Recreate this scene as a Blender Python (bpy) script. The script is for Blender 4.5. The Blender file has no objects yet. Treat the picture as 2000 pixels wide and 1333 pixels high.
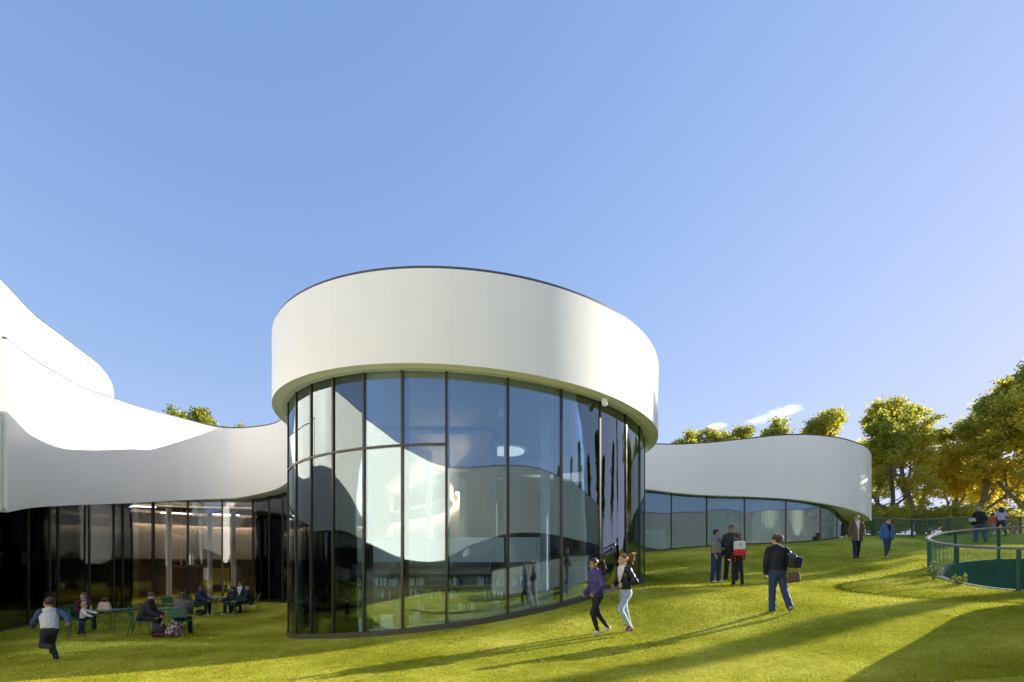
import bpy, math, random
import numpy as np
from mathutils import Vector, Matrix

# ------------------------------------------------------------------ camera, world, sun, exposure
sc = bpy.context.scene
E = 2.05                      # eye height above the courtyard floor (world z = 0)
F, CX, HY = 944.0, 1000.0, 1108.0
cam = bpy.data.cameras.new("camera")
cam.sensor_width = 36.0
cam.lens = 36.0 * F / 2000.0
cam.shift_y = (HY - 666.5) / 2000.0
cam.clip_start = 0.1
cam.clip_end = 3000.0
cam_o = bpy.data.objects.new("camera", cam)
cam_o.location = (0, 0, E)
cam_o.rotation_euler = (math.pi / 2, 0, 0)
sc.collection.objects.link(cam_o)
sc.camera = cam_o

SUN_AZ = math.radians(68.0)   # clockwise from +Y
SUN_EL = math.radians(19.3)
SUN = Vector((math.sin(SUN_AZ) * math.cos(SUN_EL), math.cos(SUN_AZ) * math.cos(SUN_EL), math.sin(SUN_EL)))
world = bpy.data.worlds.new("World")
sc.world = world
world.use_nodes = True
wt = world.node_tree
wt.nodes.clear()
def wn(t, **kw):
    n = wt.nodes.new(t)
    for k, v in kw.items():
        setattr(n, k, v)
    return n
sky = wn('ShaderNodeTexSky', sky_type='NISHITA', sun_disc=False)
sky.sun_elevation = SUN_EL
sky.sun_rotation = SUN_AZ
sky.altitude = 200.0
sky.air_density = 1.0
sky.dust_density = 0.35
sky.ozone_density = 3.0
geo = wn('ShaderNodeTexCoord')
bg = wn('ShaderNodeBackground')
bg.inputs['Strength'].default_value = 0.095
out = wn('ShaderNodeOutputWorld')
# a few small fair-weather clouds low in the sky: noise gated by a wider noise and by elevation
mp = wn('ShaderNodeMapping'); mp.inputs['Scale'].default_value = (1.0, 1.0, 2.4)
n1 = wn('ShaderNodeTexNoise'); n1.inputs['Scale'].default_value = 24.0; n1.inputs['Detail'].default_value = 8.0; n1.inputs['Roughness'].default_value = 0.62
cloud_col = wn('ShaderNodeMix', data_type='RGBA'); cloud_col.inputs[7].default_value = (6.6, 6.5, 6.6, 1)
wt.links.new(geo.outputs['Generated'], mp.inputs['Vector'])
wt.links.new(mp.outputs['Vector'], n1.inputs['Vector'])
masks = []
for (px, py, rad) in ((1515, 808, 0.055), (1400, 833, 0.030), (1478, 824, 0.034), (1548, 798, 0.036)):
    d = Vector(((px - CX) / F, 1.0, (HY - py) / F)).normalized()
    vd = wn('ShaderNodeVectorMath', operation='SUBTRACT'); vd.inputs[1].default_value = d
    vs = wn('ShaderNodeVectorMath', operation='MULTIPLY'); vs.inputs[1].default_value = (1, 1, 2.6)
    vl = wn('ShaderNodeVectorMath', operation='LENGTH')
    mr = wn('ShaderNodeMapRange', interpolation_type='SMOOTHSTEP')
    mr.inputs['From Min'].default_value = rad; mr.inputs['From Max'].default_value = 0.0
    wt.links.new(geo.outputs['Generated'], vd.inputs[0]); wt.links.new(vd.outputs[0], vs.inputs[0])
    wt.links.new(vs.outputs[0], vl.inputs[0]); wt.links.new(vl.outputs['Value'], mr.inputs['Value'])
    masks.append(mr.outputs['Result'])
acc = masks[0]
for m in masks[1:]:
    mx = wn('ShaderNodeMath', operation='MAXIMUM')
    wt.links.new(acc, mx.inputs[0]); wt.links.new(m, mx.inputs[1]); acc = mx.outputs[0]
ad = wn('ShaderNodeMath', operation='MULTIPLY_ADD'); ad.inputs[1].default_value = 0.34
wt.links.new(acc, ad.inputs[0]); wt.links.new(n1.outputs['Fac'], ad.inputs[2])
cr = wn('ShaderNodeMapRange', interpolation_type='SMOOTHSTEP')
cr.inputs['From Min'].default_value = 0.62; cr.inputs['From Max'].default_value = 0.90; cr.inputs['To Max'].default_value = 0.5
wt.links.new(ad.outputs[0], cr.inputs['Value'])
cm = wn('ShaderNodeMath', operation='MULTIPLY')
cg = wn('ShaderNodeMapRange', interpolation_type='SMOOTHSTEP'); cg.inputs['From Min'].default_value = .03; cg.inputs['From Max'].default_value = .30
wt.links.new(acc, cg.inputs['Value']); wt.links.new(cr.outputs['Result'], cm.inputs[0]); wt.links.new(cg.outputs['Result'], cm.inputs[1])
wt.links.new(cm.outputs[0], cloud_col.inputs[0])
# the real sky near the sun is kept within the range a photograph holds: c / (1 + k c)
sk_k = wn('ShaderNodeVectorMath', operation='MULTIPLY_ADD'); sk_k.inputs[1].default_value = (.53, .615, .589); sk_k.inputs[2].default_value = (1, 1, 1)
sk_d = wn('ShaderNodeVectorMath', operation='DIVIDE')
sk_g = wn('ShaderNodeVectorMath', operation='MULTIPLY'); sk_g.inputs[1].default_value = (1.90, 2.18, 2.88)
wt.links.new(sky.outputs['Color'], sk_k.inputs[0]); wt.links.new(sky.outputs['Color'], sk_d.inputs[0])
wt.links.new(sk_k.outputs[0], sk_d.inputs[1]); wt.links.new(sk_d.outputs[0], sk_g.inputs[0])
wt.links.new(sk_g.outputs[0], cloud_col.inputs[6])
wt.links.new(cloud_col.outputs[2], bg.inputs['Color'])
wt.links.new(bg.outputs[0], out.inputs[0])

sun = bpy.data.lights.new("sun", 'SUN')
sun.energy = 4.1
sun.angle = math.radians(0.4)
sun.color = (1.0, 0.93, 0.80)
sun_o = bpy.data.objects.new("sun", sun)
sun_o.rotation_euler = SUN.to_track_quat('Z', 'Y').to_euler()
sc.collection.objects.link(sun_o)

sc.view_settings.view_transform = 'Standard'
sc.view_settings.look = 'None'
sc.view_settings.exposure = 1.52
sc.view_settings.gamma = 1.0
sc.view_settings.use_curve_mapping = False
sc.cycles.max_bounces = 10
sc.cycles.diffuse_bounces = 4
sc.cycles.glossy_bounces = 5
sc.cycles.transparent_max_bounces = 24
sc.cycles.use_denoising = True
sc.cycles.sample_clamp_indirect = 6.0

# ------------------------------------------------------------------ helpers
rnd = random.Random(7)
rng = np.random.default_rng(11)
COL = sc.collection

def new_mesh(name, v, f, smooth=False):
    me = bpy.data.meshes.new(name)
    me.from_pydata([tuple(map(float, p)) for p in v], [], [tuple(map(int, q)) for q in f])
    if smooth:
        me.shade_smooth()
    me.update()
    return me

def fast_mesh(name, v, f, smooth=False):
    """v (n,3), f (m,k) numpy arrays, all faces with k corners"""
    v = np.ascontiguousarray(v, dtype=np.float32); f = np.ascontiguousarray(f, dtype=np.int32)
    me = bpy.data.meshes.new(name)
    k = f.shape[1]
    me.vertices.add(len(v)); me.vertices.foreach_set('co', v.ravel())
    me.loops.add(f.size); me.loops.foreach_set('vertex_index', f.ravel())
    me.polygons.add(len(f))
    me.polygons.foreach_set('loop_start', np.arange(0, f.size, k, dtype=np.int32))
    try:
        me.polygons.foreach_set('loop_total', np.full(len(f), k, dtype=np.int32))
    except Exception:
        pass
    me.update(calc_edges=True)
    if smooth:
        me.shade_smooth()
    return me

def obj(name, me, mat=None, parent=None, loc=None, rot=None, scale=None):
    o = bpy.data.objects.new(name, me)
    if mat is not None and me is not None:
        me.materials.clear()
        for m in (mat if isinstance(mat, (list, tuple)) else [mat]):
            me.materials.append(m)
    if parent is not None:
        o.parent = parent
    if loc is not None: o.location = loc
    if rot is not None: o.rotation_euler = rot
    if scale is not None: o.scale = scale
    COL.objects.link(o)
    return o

def tag(o, label=None, cat=None, group=None, kind=None):
    if label: o['label'] = label
    if cat: o['category'] = cat
    if group: o['group'] = group
    if kind: o['kind'] = kind
    return o

def thing(name, label, cat, loc=(0, 0, 0), rz=0.0, group=None):
    o = bpy.data.objects.new(name, None)
    o.empty_display_size = 0.2
    o.location = loc; o.rotation_euler = (0, 0, rz)
    COL.objects.link(o)
    return tag(o, label, cat, group)

def wpart(name, me, mat, root):
    """a part whose mesh is in world coordinates, under an unrotated root"""
    return obj(name, me, mat, root, loc=tuple(-c for c in root.location))

class MB:
    """collects simple solids into one mesh"""
    def __init__(s): s.v = []; s.f = []
    def box(s, c, d, rz=0.0):
        x, y, z = c; a, b, h = d[0] / 2, d[1] / 2, d[2] / 2
        n = len(s.v); cs, sn = math.cos(rz), math.sin(rz)
        for dz in (-h, h):
            for dx, dy in ((-a, -b), (a, -b), (a, b), (-a, b)):
                s.v.append((x + dx * cs - dy * sn, y + dx * sn + dy * cs, z + dz))
        for q in ((0, 3, 2, 1), (4, 5, 6, 7), (0, 1, 5, 4), (1, 2, 6, 5), (2, 3, 7, 6), (3, 0, 4, 7)):
            s.f.append(tuple(n + i for i in q))
        return s
    def tube(s, pts, r, k=8, caps=True, closed=False):
        pts = [Vector(p) for p in pts]; m = len(pts)
        rr = r if isinstance(r, (list, tuple)) else [r] * m
        n0 = len(s.v)
        up = None
        for i, p in enumerate(pts):
            if closed:
                t = pts[(i + 1) % m] - pts[i - 1]
            else:
                t = (pts[min(i + 1, m - 1)] - pts[max(i - 1, 0)])
            if t.length < 1e-9: t = Vector((0, 0, 1))
            t.normalize()
            if up is None or abs(up.dot(t)) > 0.98:
                up = Vector((0, 0, 1)) if abs(t.z) < 0.9 else Vector((1, 0, 0))
            a = t.cross(up).normalized(); b = t.cross(a).normalized(); up = -b
            for j in range(k):
                an = 2 * math.pi * j / k
                s.v.append(tuple(p + (a * math.cos(an) + b * math.sin(an)) * rr[i]))
        for i in range(m if closed else m - 1):
            i2 = (i + 1) % m
            for j in range(k):
                s.f.append((n0 + i * k + j, n0 + i * k + (j + 1) % k, n0 + i2 * k + (j + 1) % k, n0 + i2 * k + j))
        if caps and not closed:
            s.f.append(tuple(n0 + j for j in range(k))[::-1])
            s.f.append(tuple(n0 + (m - 1) * k + j for j in range(k)))
        return s
    def lathe(s, prof, c=(0, 0, 0), k=16):
        n0 = len(s.v)
        for (r, z) in prof:
            for j in range(k):
                an = 2 * math.pi * j / k
                s.v.append((c[0] + r * math.cos(an), c[1] + r * math.sin(an), c[2] + z))
        for i in range(len(prof) - 1):
            for j in range(k):
                s.f.append((n0 + i * k + j, n0 + i * k + (j + 1) % k, n0 + (i + 1) * k + (j + 1) % k, n0 + (i + 1) * k + j))
        s.f.append(tuple(n0 + j for j in range(k))[::-1])
        s.f.append(tuple(n0 + (len(prof) - 1) * k + j for j in range(k)))
        return s
    def mesh(s, name, smooth=False):
        return new_mesh(name, s.v, s.f, smooth)
    def build(s, name, mat, parent=None, smooth=False, **kw):
        return obj(name, s.mesh(name, smooth), mat, parent, **kw)

def at(px, py, depth):
    return np.array([(px - CX) / F * depth, depth, E + (HY - py) / F * depth])

# ------------------------------------------------------------------ materials
MATS = {}
def mat(name, col=(.8, .8, .8), rough=.5, metal=0.0, spec=.5, noise=None, bump=None, emit=None, sub=None):
    if name in MATS: return MATS[name]
    m = bpy.data.materials.new(name); m.use_nodes = True
    nt = m.node_tree; b = nt.nodes['Principled BSDF']
    b.inputs['Base Color'].default_value = (*col, 1)
    b.inputs['Roughness'].default_value = rough
    b.inputs['Metallic'].default_value = metal
    b.inputs['Specular IOR Level'].default_value = spec
    tc = nt.nodes.new('ShaderNodeTexCoord')
    if noise:                                  # (scale, amount) colour variation
        n = nt.nodes.new('ShaderNodeTexNoise'); n.inputs['Scale'].default_value = noise[0]; n.inputs['Detail'].default_value = 5
        r = nt.nodes.new('ShaderNodeMapRange'); r.inputs['To Min'].default_value = 1 - noise[1]; r.inputs['To Max'].default_value = 1 + noise[1]
        r.inputs['From Min'].default_value = .25; r.inputs['From Max'].default_value = .75
        x = nt.nodes.new('ShaderNodeVectorMath'); x.operation = 'SCALE'; x.inputs[0].default_value = col
        nt.links.new(tc.outputs['Object'], n.inputs['Vector']); nt.links.new(n.outputs['Fac'], r.inputs['Value'])
        nt.links.new(r.outputs['Result'], x.inputs['Scale']); nt.links.new(x.outputs[0], b.inputs['Base Color'])
    if bump:                                   # (scale, strength)
        n = nt.nodes.new('ShaderNodeTexNoise'); n.inputs['Scale'].default_value = bump[0]; n.inputs['Detail'].default_value = 4
        bp = nt.nodes.new('ShaderNodeBump'); bp.inputs['Strength'].default_value = bump[1]; bp.inputs['Distance'].default_value = .02
        nt.links.new(tc.outputs['Object'], n.inputs['Vector']); nt.links.new(n.outputs['Fac'], bp.inputs['Height']); nt.links.new(bp.outputs[0], b.inputs['Normal'])
    if emit:
        b.inputs['Emission Color'].default_value = (*emit[0], 1); b.inputs['Emission Strength'].default_value = emit[1]
    MATS[name] = m
    return m

def glass_mat(name, refl, tint, rcol):
    m = bpy.data.materials.new(name); m.use_nodes = True
    nt = m.node_tree; nt.nodes.clear()
    o = nt.nodes.new('ShaderNodeOutputMaterial'); mix = nt.nodes.new('ShaderNodeMixShader')
    tr = nt.nodes.new('ShaderNodeBsdfTransparent'); tr.inputs[0].default_value = (*tint, 1)
    gl = nt.nodes.new('ShaderNodeBsdfGlossy'); gl.inputs['Color'].default_value = (*rcol, 1); gl.inputs['Roughness'].default_value = 0.0
    fr = nt.nodes.new('ShaderNodeFresnel'); fr.inputs['IOR'].default_value = 1.5
    ma = nt.nodes.new('ShaderNodeMath'); ma.operation = 'MULTIPLY_ADD'; ma.inputs[1].default_value = 1 - refl; ma.inputs[2].default_value = refl
    # the panes are not perfectly flat: a faint long-wave ripple
    tc = nt.nodes.new('ShaderNodeTexCoord'); ns = nt.nodes.new('ShaderNodeTexNoise'); ns.inputs['Scale'].default_value = 0.55; ns.inputs['Detail'].default_value = 1
    bp = nt.nodes.new('ShaderNodeBump'); bp.inputs['Strength'].default_value = 0.12; bp.inputs['Distance'].default_value = 0.05
    nt.links.new(tc.outputs['Object'], ns.inputs['Vector']); nt.links.new(ns.outputs['Fac'], bp.inputs['Height']); nt.links.new(bp.outputs[0], gl.inputs['Normal'])
    nt.links.new(fr.outputs[0], ma.inputs[0]); nt.links.new(ma.outputs[0], mix.inputs[0])
    nt.links.new(tr.outputs[0], mix.inputs[1]); nt.links.new(gl.outputs[0], mix.inputs[2]); nt.links.new(mix.outputs[0], o.inputs[0])
    MATS[name] = m
    return m

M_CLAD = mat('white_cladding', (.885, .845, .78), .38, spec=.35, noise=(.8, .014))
def weather(m):
    nt = m.node_tree; b = nt.nodes['Principled BSDF']; tc = nt.nodes['Texture Coordinate']
    mp_ = nt.nodes.new('ShaderNodeMapping'); mp_.inputs['Scale'].default_value = (2.6, 2.6, .10)
    n = nt.nodes.new('ShaderNodeTexNoise'); n.inputs['Scale'].default_value = 1.6; n.inputs['Detail'].default_value = 6; n.inputs['Roughness'].default_value = .65
    r = nt.nodes.new('ShaderNodeMapRange'); r.inputs['From Min'].default_value = .3; r.inputs['From Max'].default_value = .7; r.inputs['To Min'].default_value = .98; r.inputs['To Max'].default_value = 1.0
    x = nt.nodes.new('ShaderNodeVectorMath'); x.operation = 'SCALE'
    src = b.inputs['Base Color'].links[0].from_socket
    nt.links.new(tc.outputs['Object'], mp_.inputs['Vector']); nt.links.new(mp_.outputs[0], n.inputs['Vector']); nt.links.new(n.outputs['Fac'], r.inputs['Value'])
    nt.links.new(src, x.inputs[0]); nt.links.new(r.outputs[0], x.inputs['Scale']); nt.links.new(x.outputs[0], b.inputs['Base Color'])
    w = nt.nodes.new('ShaderNodeTexNoise'); w.inputs['Scale'].default_value = .9; w.inputs['Detail'].default_value = 2
    bp = nt.nodes.new('ShaderNodeBump'); bp.inputs['Strength'].default_value = .10; bp.inputs['Distance'].default_value = .04
    nt.links.new(tc.outputs['Object'], w.inputs['Vector']); nt.links.new(w.outputs['Fac'], bp.inputs['Height']); nt.links.new(bp.outputs[0], b.inputs['Normal'])
weather(M_CLAD)
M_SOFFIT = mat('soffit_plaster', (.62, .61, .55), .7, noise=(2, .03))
M_COPING = mat('coping_zinc', (.085, .085, .09), .6, metal=.2)
M_MULL = mat('mullion_bronze', (.045, .034, .030), .35, metal=.3)
M_PLINTH = mat('plinth_dark', (.06, .055, .035), .7)
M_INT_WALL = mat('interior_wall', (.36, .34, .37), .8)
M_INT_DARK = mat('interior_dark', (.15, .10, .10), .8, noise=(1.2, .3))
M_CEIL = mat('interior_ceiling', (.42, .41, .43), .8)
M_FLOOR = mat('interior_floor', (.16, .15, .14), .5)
M_ROOF = mat('roof_gravel', (.25, .25, .22), .9, noise=(3, .1))
M_WHITE = mat('interior_white', (.80, .81, .80), .5)
M_SILL = mat('sill_white', (.78, .80, .80), .45)
M_LAMP = mat('ceiling_lamp_disc', (.9, .9, .88), .6, emit=((1, .97, .92), .3))
M_COVE = mat('cove_light', (1, .8, .5), .5, emit=((1.0, .68, .34), 14.0))
M_GLASS = glass_mat('facade_glass', .150, (.79, .88, .93), (.78, .92, 1.0))
M_GLASS_MID = glass_mat('wing_glass', .12, (.64, .76, .80), (.78, .92, 1.0))
M_GLASS_DARK = glass_mat('court_glass', .11, (.76, .79, .79), (.88, .90, .98))

# ------------------------------------------------------------------ the terrain
DC = (-1.51, 18.0); DRG = 6.20; DRO = 6.66       # drum: centre, glass radius, overhang radius
PIT = (15.8, 12.95, 3.43)                        # sunken patio: centre and radius

def drum_hit(px):
    """angle on the drum's glass (0 = towards the camera, + to the right) seen at image column px"""
    u = (px - CX) / F
    # (X,Y) = (u t, t)
    a = u * u + 1; b = -2 * (u * DC[0] + DC[1]); c = DC[0] ** 2 + DC[1] ** 2 - DRG ** 2
    disc = b * b - 4 * a * c
    t = (-b - math.sqrt(max(disc, 0))) / (2 * a)
    return math.atan2(u * t - DC[0], DC[1] - t), t

ctrl = [(-15, 14, -2.1), (-17, 20, -2.1), (-16.5, 25, -2.0), (-12, 24.5, -1.98), (-10, 15, -2.1), (-11, 10.4, -2.05), (-9, 20, -2.05),
        (-7.8, 13, -2.08), (-10, 6, -1.98), (-5, 9, -1.9), (-20, 10, -2.1), (-22, 22, -2.1),
        (1.75, 10, -1.4), (2.5, 10.0, -1.40), (5.6, 10.2, -.96), (6.5, 15.6, -.48), (7.0, 14.6, -.58), (14.1, 19.8, .34), (14.7, 18.9, .36),
        (13.2, 15.2, -.14), (12.5, 12.9, -.5), (12.6, 11.5, -.62), (16, 17, .3), (17.6, 17, .4), (19.6, 12, -.1),
        (20.8, 28, 1.85), (30, 28, 1.9), (24, 25, 1.25), (25.8, 25.4, 1.65), (9.5, 20.5, .22), (11, 23.6, .85),
        (0, 0, -1.68), (0, 6.5, -1.62), (4, 5, -1.22), (7.5, 6.5, -.95), (-5, 3, -1.85), (9, 9, -.75), (0, -6, -1.7), (9, -5, -1.2),
        (-13, 0, -1.98), (-10, -10, -1.8), (23, 0, -.1), (40, 10, 1.0), (30, 18, 1.0), (40, 40, 1.9), (60, 60, 1.9), (5, 60, 1.2), (-30, 50, -.5),
        (-40, 0, -1.5), (0, -60, -1), (60, -30, 1), (-2, 26, -.9), (5, 27.5, .7), (120, 120, 2), (-120, 120, 0), (-120, -120, -1), (120, -120, 1), (120, 0, 1.5), (-120, 0, -1), (0, 120, 1.3), (0, -120, -1)]
for px, py in ((565, 1247), (608, 1248), (650, 1248), (710, 1245), (786, 1239), (872, 1229), (992, 1210), (1096, 1186), (1171, 1164), (1222, 1148), (1259, 1134)):
    th, t = drum_hit(px)
    ctrl.append((DC[0] + DRG * math.sin(th), DC[1] - DRG * math.cos(th), (HY - py) / F * t))
for px, py, d in ((1262, 1078, 27.5), (1380, 1068, 27.0), (1534, 1060, 26.3), (1602, 1056, 25.3), (1656, 1050, 24.6)):
    p = at(px, py, d); ctrl.append((p[0], p[1], p[2] - E))
ctrl = np.array(ctrl, float)
def _tps():
    P = ctrl[:, :2]; n = len(P)
    r = np.linalg.norm(P[:, None] - P[None], axis=2)
    K = np.where(r > 0, r * r * np.log(r + 1e-12), 0) + np.eye(n) * 0.6
    Q = np.hstack([np.ones((n, 1)), P])
    A = np.zeros((n + 3, n + 3)); A[:n, :n] = K; A[:n, n:] = Q; A[n:, :n] = Q.T
    return np.linalg.solve(A, np.concatenate([ctrl[:, 2], np.zeros(3)]))
_W = _tps()
def ground(x, y):
    x = np.atleast_1d(np.asarray(x, float)); y = np.atleast_1d(np.asarray(y, float))
    shp = x.shape; x = x.ravel(); y = y.ravel()
    z = _W[len(ctrl)] + _W[len(ctrl) + 1] * x + _W[len(ctrl) + 2] * y
    for i in range(len(ctrl)):
        r2 = (x - ctrl[i, 0]) ** 2 + (y - ctrl[i, 1]) ** 2
        z = z + _W[i] * 0.5 * r2 * np.log(r2 + 1e-18)
    return (z + E).reshape(shp)
def gz(x, y): return float(ground(x, y)[0])

def axis(lo, hi, step, far, grow=1.25):
    a = list(np.arange(lo, hi + 1e-6, step)); s = step
    while a[-1] < far: s *= grow; a.append(a[-1] + s)
    s = step
    while a[0] > -far: s *= grow; a.insert(0, a[0] - s)
    return np.array(a)
GX = axis(-20, 32, .3, 700); GY = axis(-2, 33, .3, 700)
XX, YY = np.meshgrid(GX, GY, indexing='ij')
holes = [(DC[0], DC[1], DRG - .02), PIT]
inside = np.zeros(XX.shape, int)
for (cx, cy, r) in holes:
    d = np.hypot(XX - cx, YY - cy)
    near = np.abs(d - r) < .21
    k = np.where(near, r / np.maximum(d, 1e-6), 1)
    XX = cx + (XX - cx) * k; YY = cy + (YY - cy) * k
    inside |= (np.hypot(XX - cx, YY - cy) <= r + 1e-4).astype(int)
ZZ = ground(np.clip(XX, -120, 120), np.clip(YY, -120, 120))
idx = np.arange(XX.size).reshape(XX.shape)
q = np.stack([idx[:-1, :-1], idx[1:, :-1], idx[1:, 1:], idx[:-1, 1:]], -1).reshape(-1, 4)
ins = inside.ravel()
q = q[ins[q].sum(1) < 4]
lawn_me = fast_mesh('lawn', np.stack([XX.ravel(), YY.ravel(), ZZ.ravel()], 1), q, True)

def turf_nodes(name, blades):
    m = bpy.data.materials.new(name); m.use_nodes = True
    nt = m.node_tree; nt.nodes.clear()
    N = lambda t: nt.nodes.new(t)
    o = N('ShaderNodeOutputMaterial'); tc = N('ShaderNodeTexCoord')
    big = N('ShaderNodeTexNoise'); big.inputs['Scale'].default_value = .5; big.inputs['Detail'].default_value = 5; big.inputs['Roughness'].default_value = .6
    mid = N('ShaderNodeTexNoise'); mid.inputs['Scale'].default_value = 7; mid.inputs['Detail'].default_value = 6; mid.inputs['Roughness'].default_value = .7
    fine = N('ShaderNodeTexNoise'); fine.inputs['Scale'].default_value = 48; fine.inputs['Detail'].default_value = 4; fine.inputs['Roughness'].default_value = .75
    for n in (big, mid, fine): nt.links.new(tc.outputs['Object'], n.inputs['Vector'])
    s1 = N('ShaderNodeMath'); s1.operation = 'MULTIPLY_ADD'; s1.inputs[1].default_value = .55
    nt.links.new(big.outputs['Fac'], s1.inputs[0])
    s0 = N('ShaderNodeMath'); s0.operation = 'MULTIPLY'; s0.inputs[1].default_value = .20; nt.links.new(mid.outputs['Fac'], s0.inputs[0]); nt.links.new(s0.outputs[0], s1.inputs[2])
    s2 = N('ShaderNodeMath'); s2.operation = 'MULTIPLY_ADD'; s2.inputs[1].default_value = .85
    nt.links.new(fine.outputs['Fac'], s2.inputs[0]); nt.links.new(s1.outputs[0], s2.inputs[2])
    ramp = N('ShaderNodeValToRGB')
    e = ramp.color_ramp.elements
    e[0].position = .55; e[0].color = (.108, .138, .009, 1)
    e[1].position = .97; e[1].color = (.62, .59, .13, 1)
    x = e.new(.74); x.color = (.270, .280, .022, 1)
    x = e.new(.86); x.color = (.435, .425, .055, 1)
    nt.links.new(s2.outputs[0], ramp.inputs[0])
    df = N('ShaderNodeBsdfDiffuse'); nt.links.new(ramp.outputs[0], df.inputs[0])
    if blades:
        tl = N('ShaderNodeBsdfTranslucent'); nt.links.new(ramp.outputs[0], tl.inputs[0])
        mx = N('ShaderNodeMixShader'); mx.inputs[0].default_value = .4
        nt.links.new(df.outputs[0], mx.inputs[1]); nt.links.new(tl.outputs[0], mx.inputs[2]); nt.links.new(mx.outputs[0], o.inputs[0])
    else:
        bp = N('ShaderNodeBump'); bp.inputs['Strength'].default_value = .5; bp.inputs['Distance'].default_value = .02
        bs = N('ShaderNodeMath'); bs.operation = 'MULTIPLY_ADD'; bs.inputs[1].default_value = .9
        nt.links.new(mid.outputs['Fac'], bs.inputs[0]); nt.links.new(fine.outputs['Fac'], bs.inputs[2])
        nt.links.new(bs.outputs[0], bp.inputs['Height']); nt.links.new(bp.outputs[0], df.inputs['Normal'])
        nt.links.new(df.outputs[0], o.inputs[0])
    MATS[name] = m
    return m
M_TURF = turf_nodes('turf', False); M_BLADE = turf_nodes('turf_blades', True)
lawn = obj('lawn', lawn_me, M_TURF)
tag(lawn, kind='structure')

# short turf blades over the part of the lawn that is close to the camera
NB = 420000
dep = 5.0 + 17.0 * rng.random(NB) ** 1.5
ux = (rng.random(NB) * 2 - 1) * 1.12
bx, by = ux * dep, dep
ok = np.ones(NB, bool)
for (cx, cy, r) in holes: ok &= np.hypot(bx - cx, by - cy) > r + .12
bx, by = bx[ok], by[ok]
bz = ground(bx, by)
hgt = (.014 + .022 * rng.random(len(bx))) * np.clip(by / 9, .8, 1.5)
an = rng.random(len(bx)) * 2 * np.pi; wd = .0045 * np.clip(by / 6, 1, 2.4)
le = rng.normal(0, .012, (len(bx), 2))
bv = np.empty((len(bx), 3, 3), np.float32)
bv[:, 0] = np.stack([bx - np.cos(an) * wd, by - np.sin(an) * wd, bz - .004], 1)
bv[:, 1] = np.stack([bx + np.cos(an) * wd, by + np.sin(an) * wd, bz - .004], 1)
bv[:, 2] = np.stack([bx + le[:, 0], by + le[:, 1], bz + hgt], 1)
blades = obj('grass_blades', fast_mesh('grass_blades', bv.reshape(-1, 3), np.arange(len(bx) * 3).reshape(-1, 3)), M_BLADE)
tag(blades, 'short bright green turf covering the sloping lawn', 'grass', kind='stuff')

# ------------------------------------------------------------------ curved wings
def catmull(C, n):
    C = np.array(C, float)
    P = np.vstack([2 * C[0] - C[1], C, 2 * C[-1] - C[-2]])
    out = []
    m = len(C) - 1
    for i in range(m):
        p0, p1, p2, p3 = P[i], P[i + 1], P[i + 2], P[i + 3]
        k = n
        for j in range(k):
            t = j / k
            out.append(.5 * ((2 * p1) + (-p0 + p2) * t + (2 * p0 - 5 * p1 + 4 * p2 - p3) * t * t + (-p0 + 3 * p1 - 3 * p2 + p3) * t ** 3))
    out.append(C[-1])
    return np.array(out)

def normals(S):
    t = np.gradient(S[:, :2], axis=0)
    t /= np.linalg.norm(t, axis=1)[:, None] + 1e-12
    return np.stack([t[:, 1], -t[:, 0]], 1)      # outward = right-hand side of travel

def off(S, Nn, d):
    return S[:, :2] - Nn * (np.asarray(d).reshape(-1, 1) if np.ndim(d) else d)

def strip(rows, closed=False, smooth=True, name='strip', ends=False, wrap=True):
    """rows: list of (n,3) arrays = corners of the section along the path; wrap closes the section"""
    n = len(rows[0]); k = len(rows)
    v = np.concatenate(rows); f = []
    for a in range(k if wrap else k - 1):
        b = (a + 1) % k
        for i in range(n if closed else n - 1):
            j = (i + 1) % n
            f.append((a * n + i, b * n + i, b * n + j, a * n + j))
    if ends and not closed:
        f.append(tuple(a * n for a in range(k))); f.append(tuple(a * n + n - 1 for a in range(k))[::-1])
    return v, f
def row(xy, z):
    return np.column_stack([xy, np.broadcast_to(z, len(xy))])

def sharp_mesh(name, v, f, ang=40):
    me = new_mesh(name, v, f)
    me.shade_smooth()
    me.set_sharp_from_angle(angle=math.radians(ang))
    return me

def ribbon_part(root, S, Nn, th=.3, closed=False, name='cladding_panel', panel=3.3):
    seg = np.concatenate([[0], np.cumsum(np.linalg.norm(np.diff(S[:, :2], axis=0), axis=1))])
    m = max(1, int(round(seg[-1] / panel)))
    ix = np.arange(len(S)); g2 = .0009
    for i in range(m):
        a = np.interp(seg[-1] * i / m + (g2 if i else 0), seg, ix); b = np.interp(seg[-1] * (i + 1) / m - (g2 if i < m - 1 else 0), seg, ix)
        k = np.concatenate([[a], np.arange(math.floor(a) + 1, math.ceil(b)), [b]])
        S_ = np.column_stack([np.interp(k, ix, S[:, c]) for c in range(4)]); N_ = np.column_stack([np.interp(k, ix, Nn[:, c]) for c in range(2)])
        _ribbon(root, S_, N_, th, name)
def _ribbon(root, S, Nn, th, name, closed=False):
    o_, i_ = S[:, :2], off(S, Nn, th)
    rows = [row(o_, S[:, 2]), row(o_, S[:, 3]), row(i_, S[:, 3]), row(i_, S[:, 2])]
    v, f = strip(rows, closed, ends=not closed)
    return wpart(name, sharp_mesh(name, v, f), M_CLAD, root)
def coping_part(root, S, Nn, closed=False):
    a, b = off(S, Nn, .025), off(S, Nn, .36)
    zt = S[:, 2]
    v, f = strip([row(a, zt + .075), row(a, zt + .002), row(b, zt + .002), row(b, zt + .075)], closed, ends=not closed)
    return wpart('coping', sharp_mesh('coping', v, f), M_COPING, root)
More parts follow.
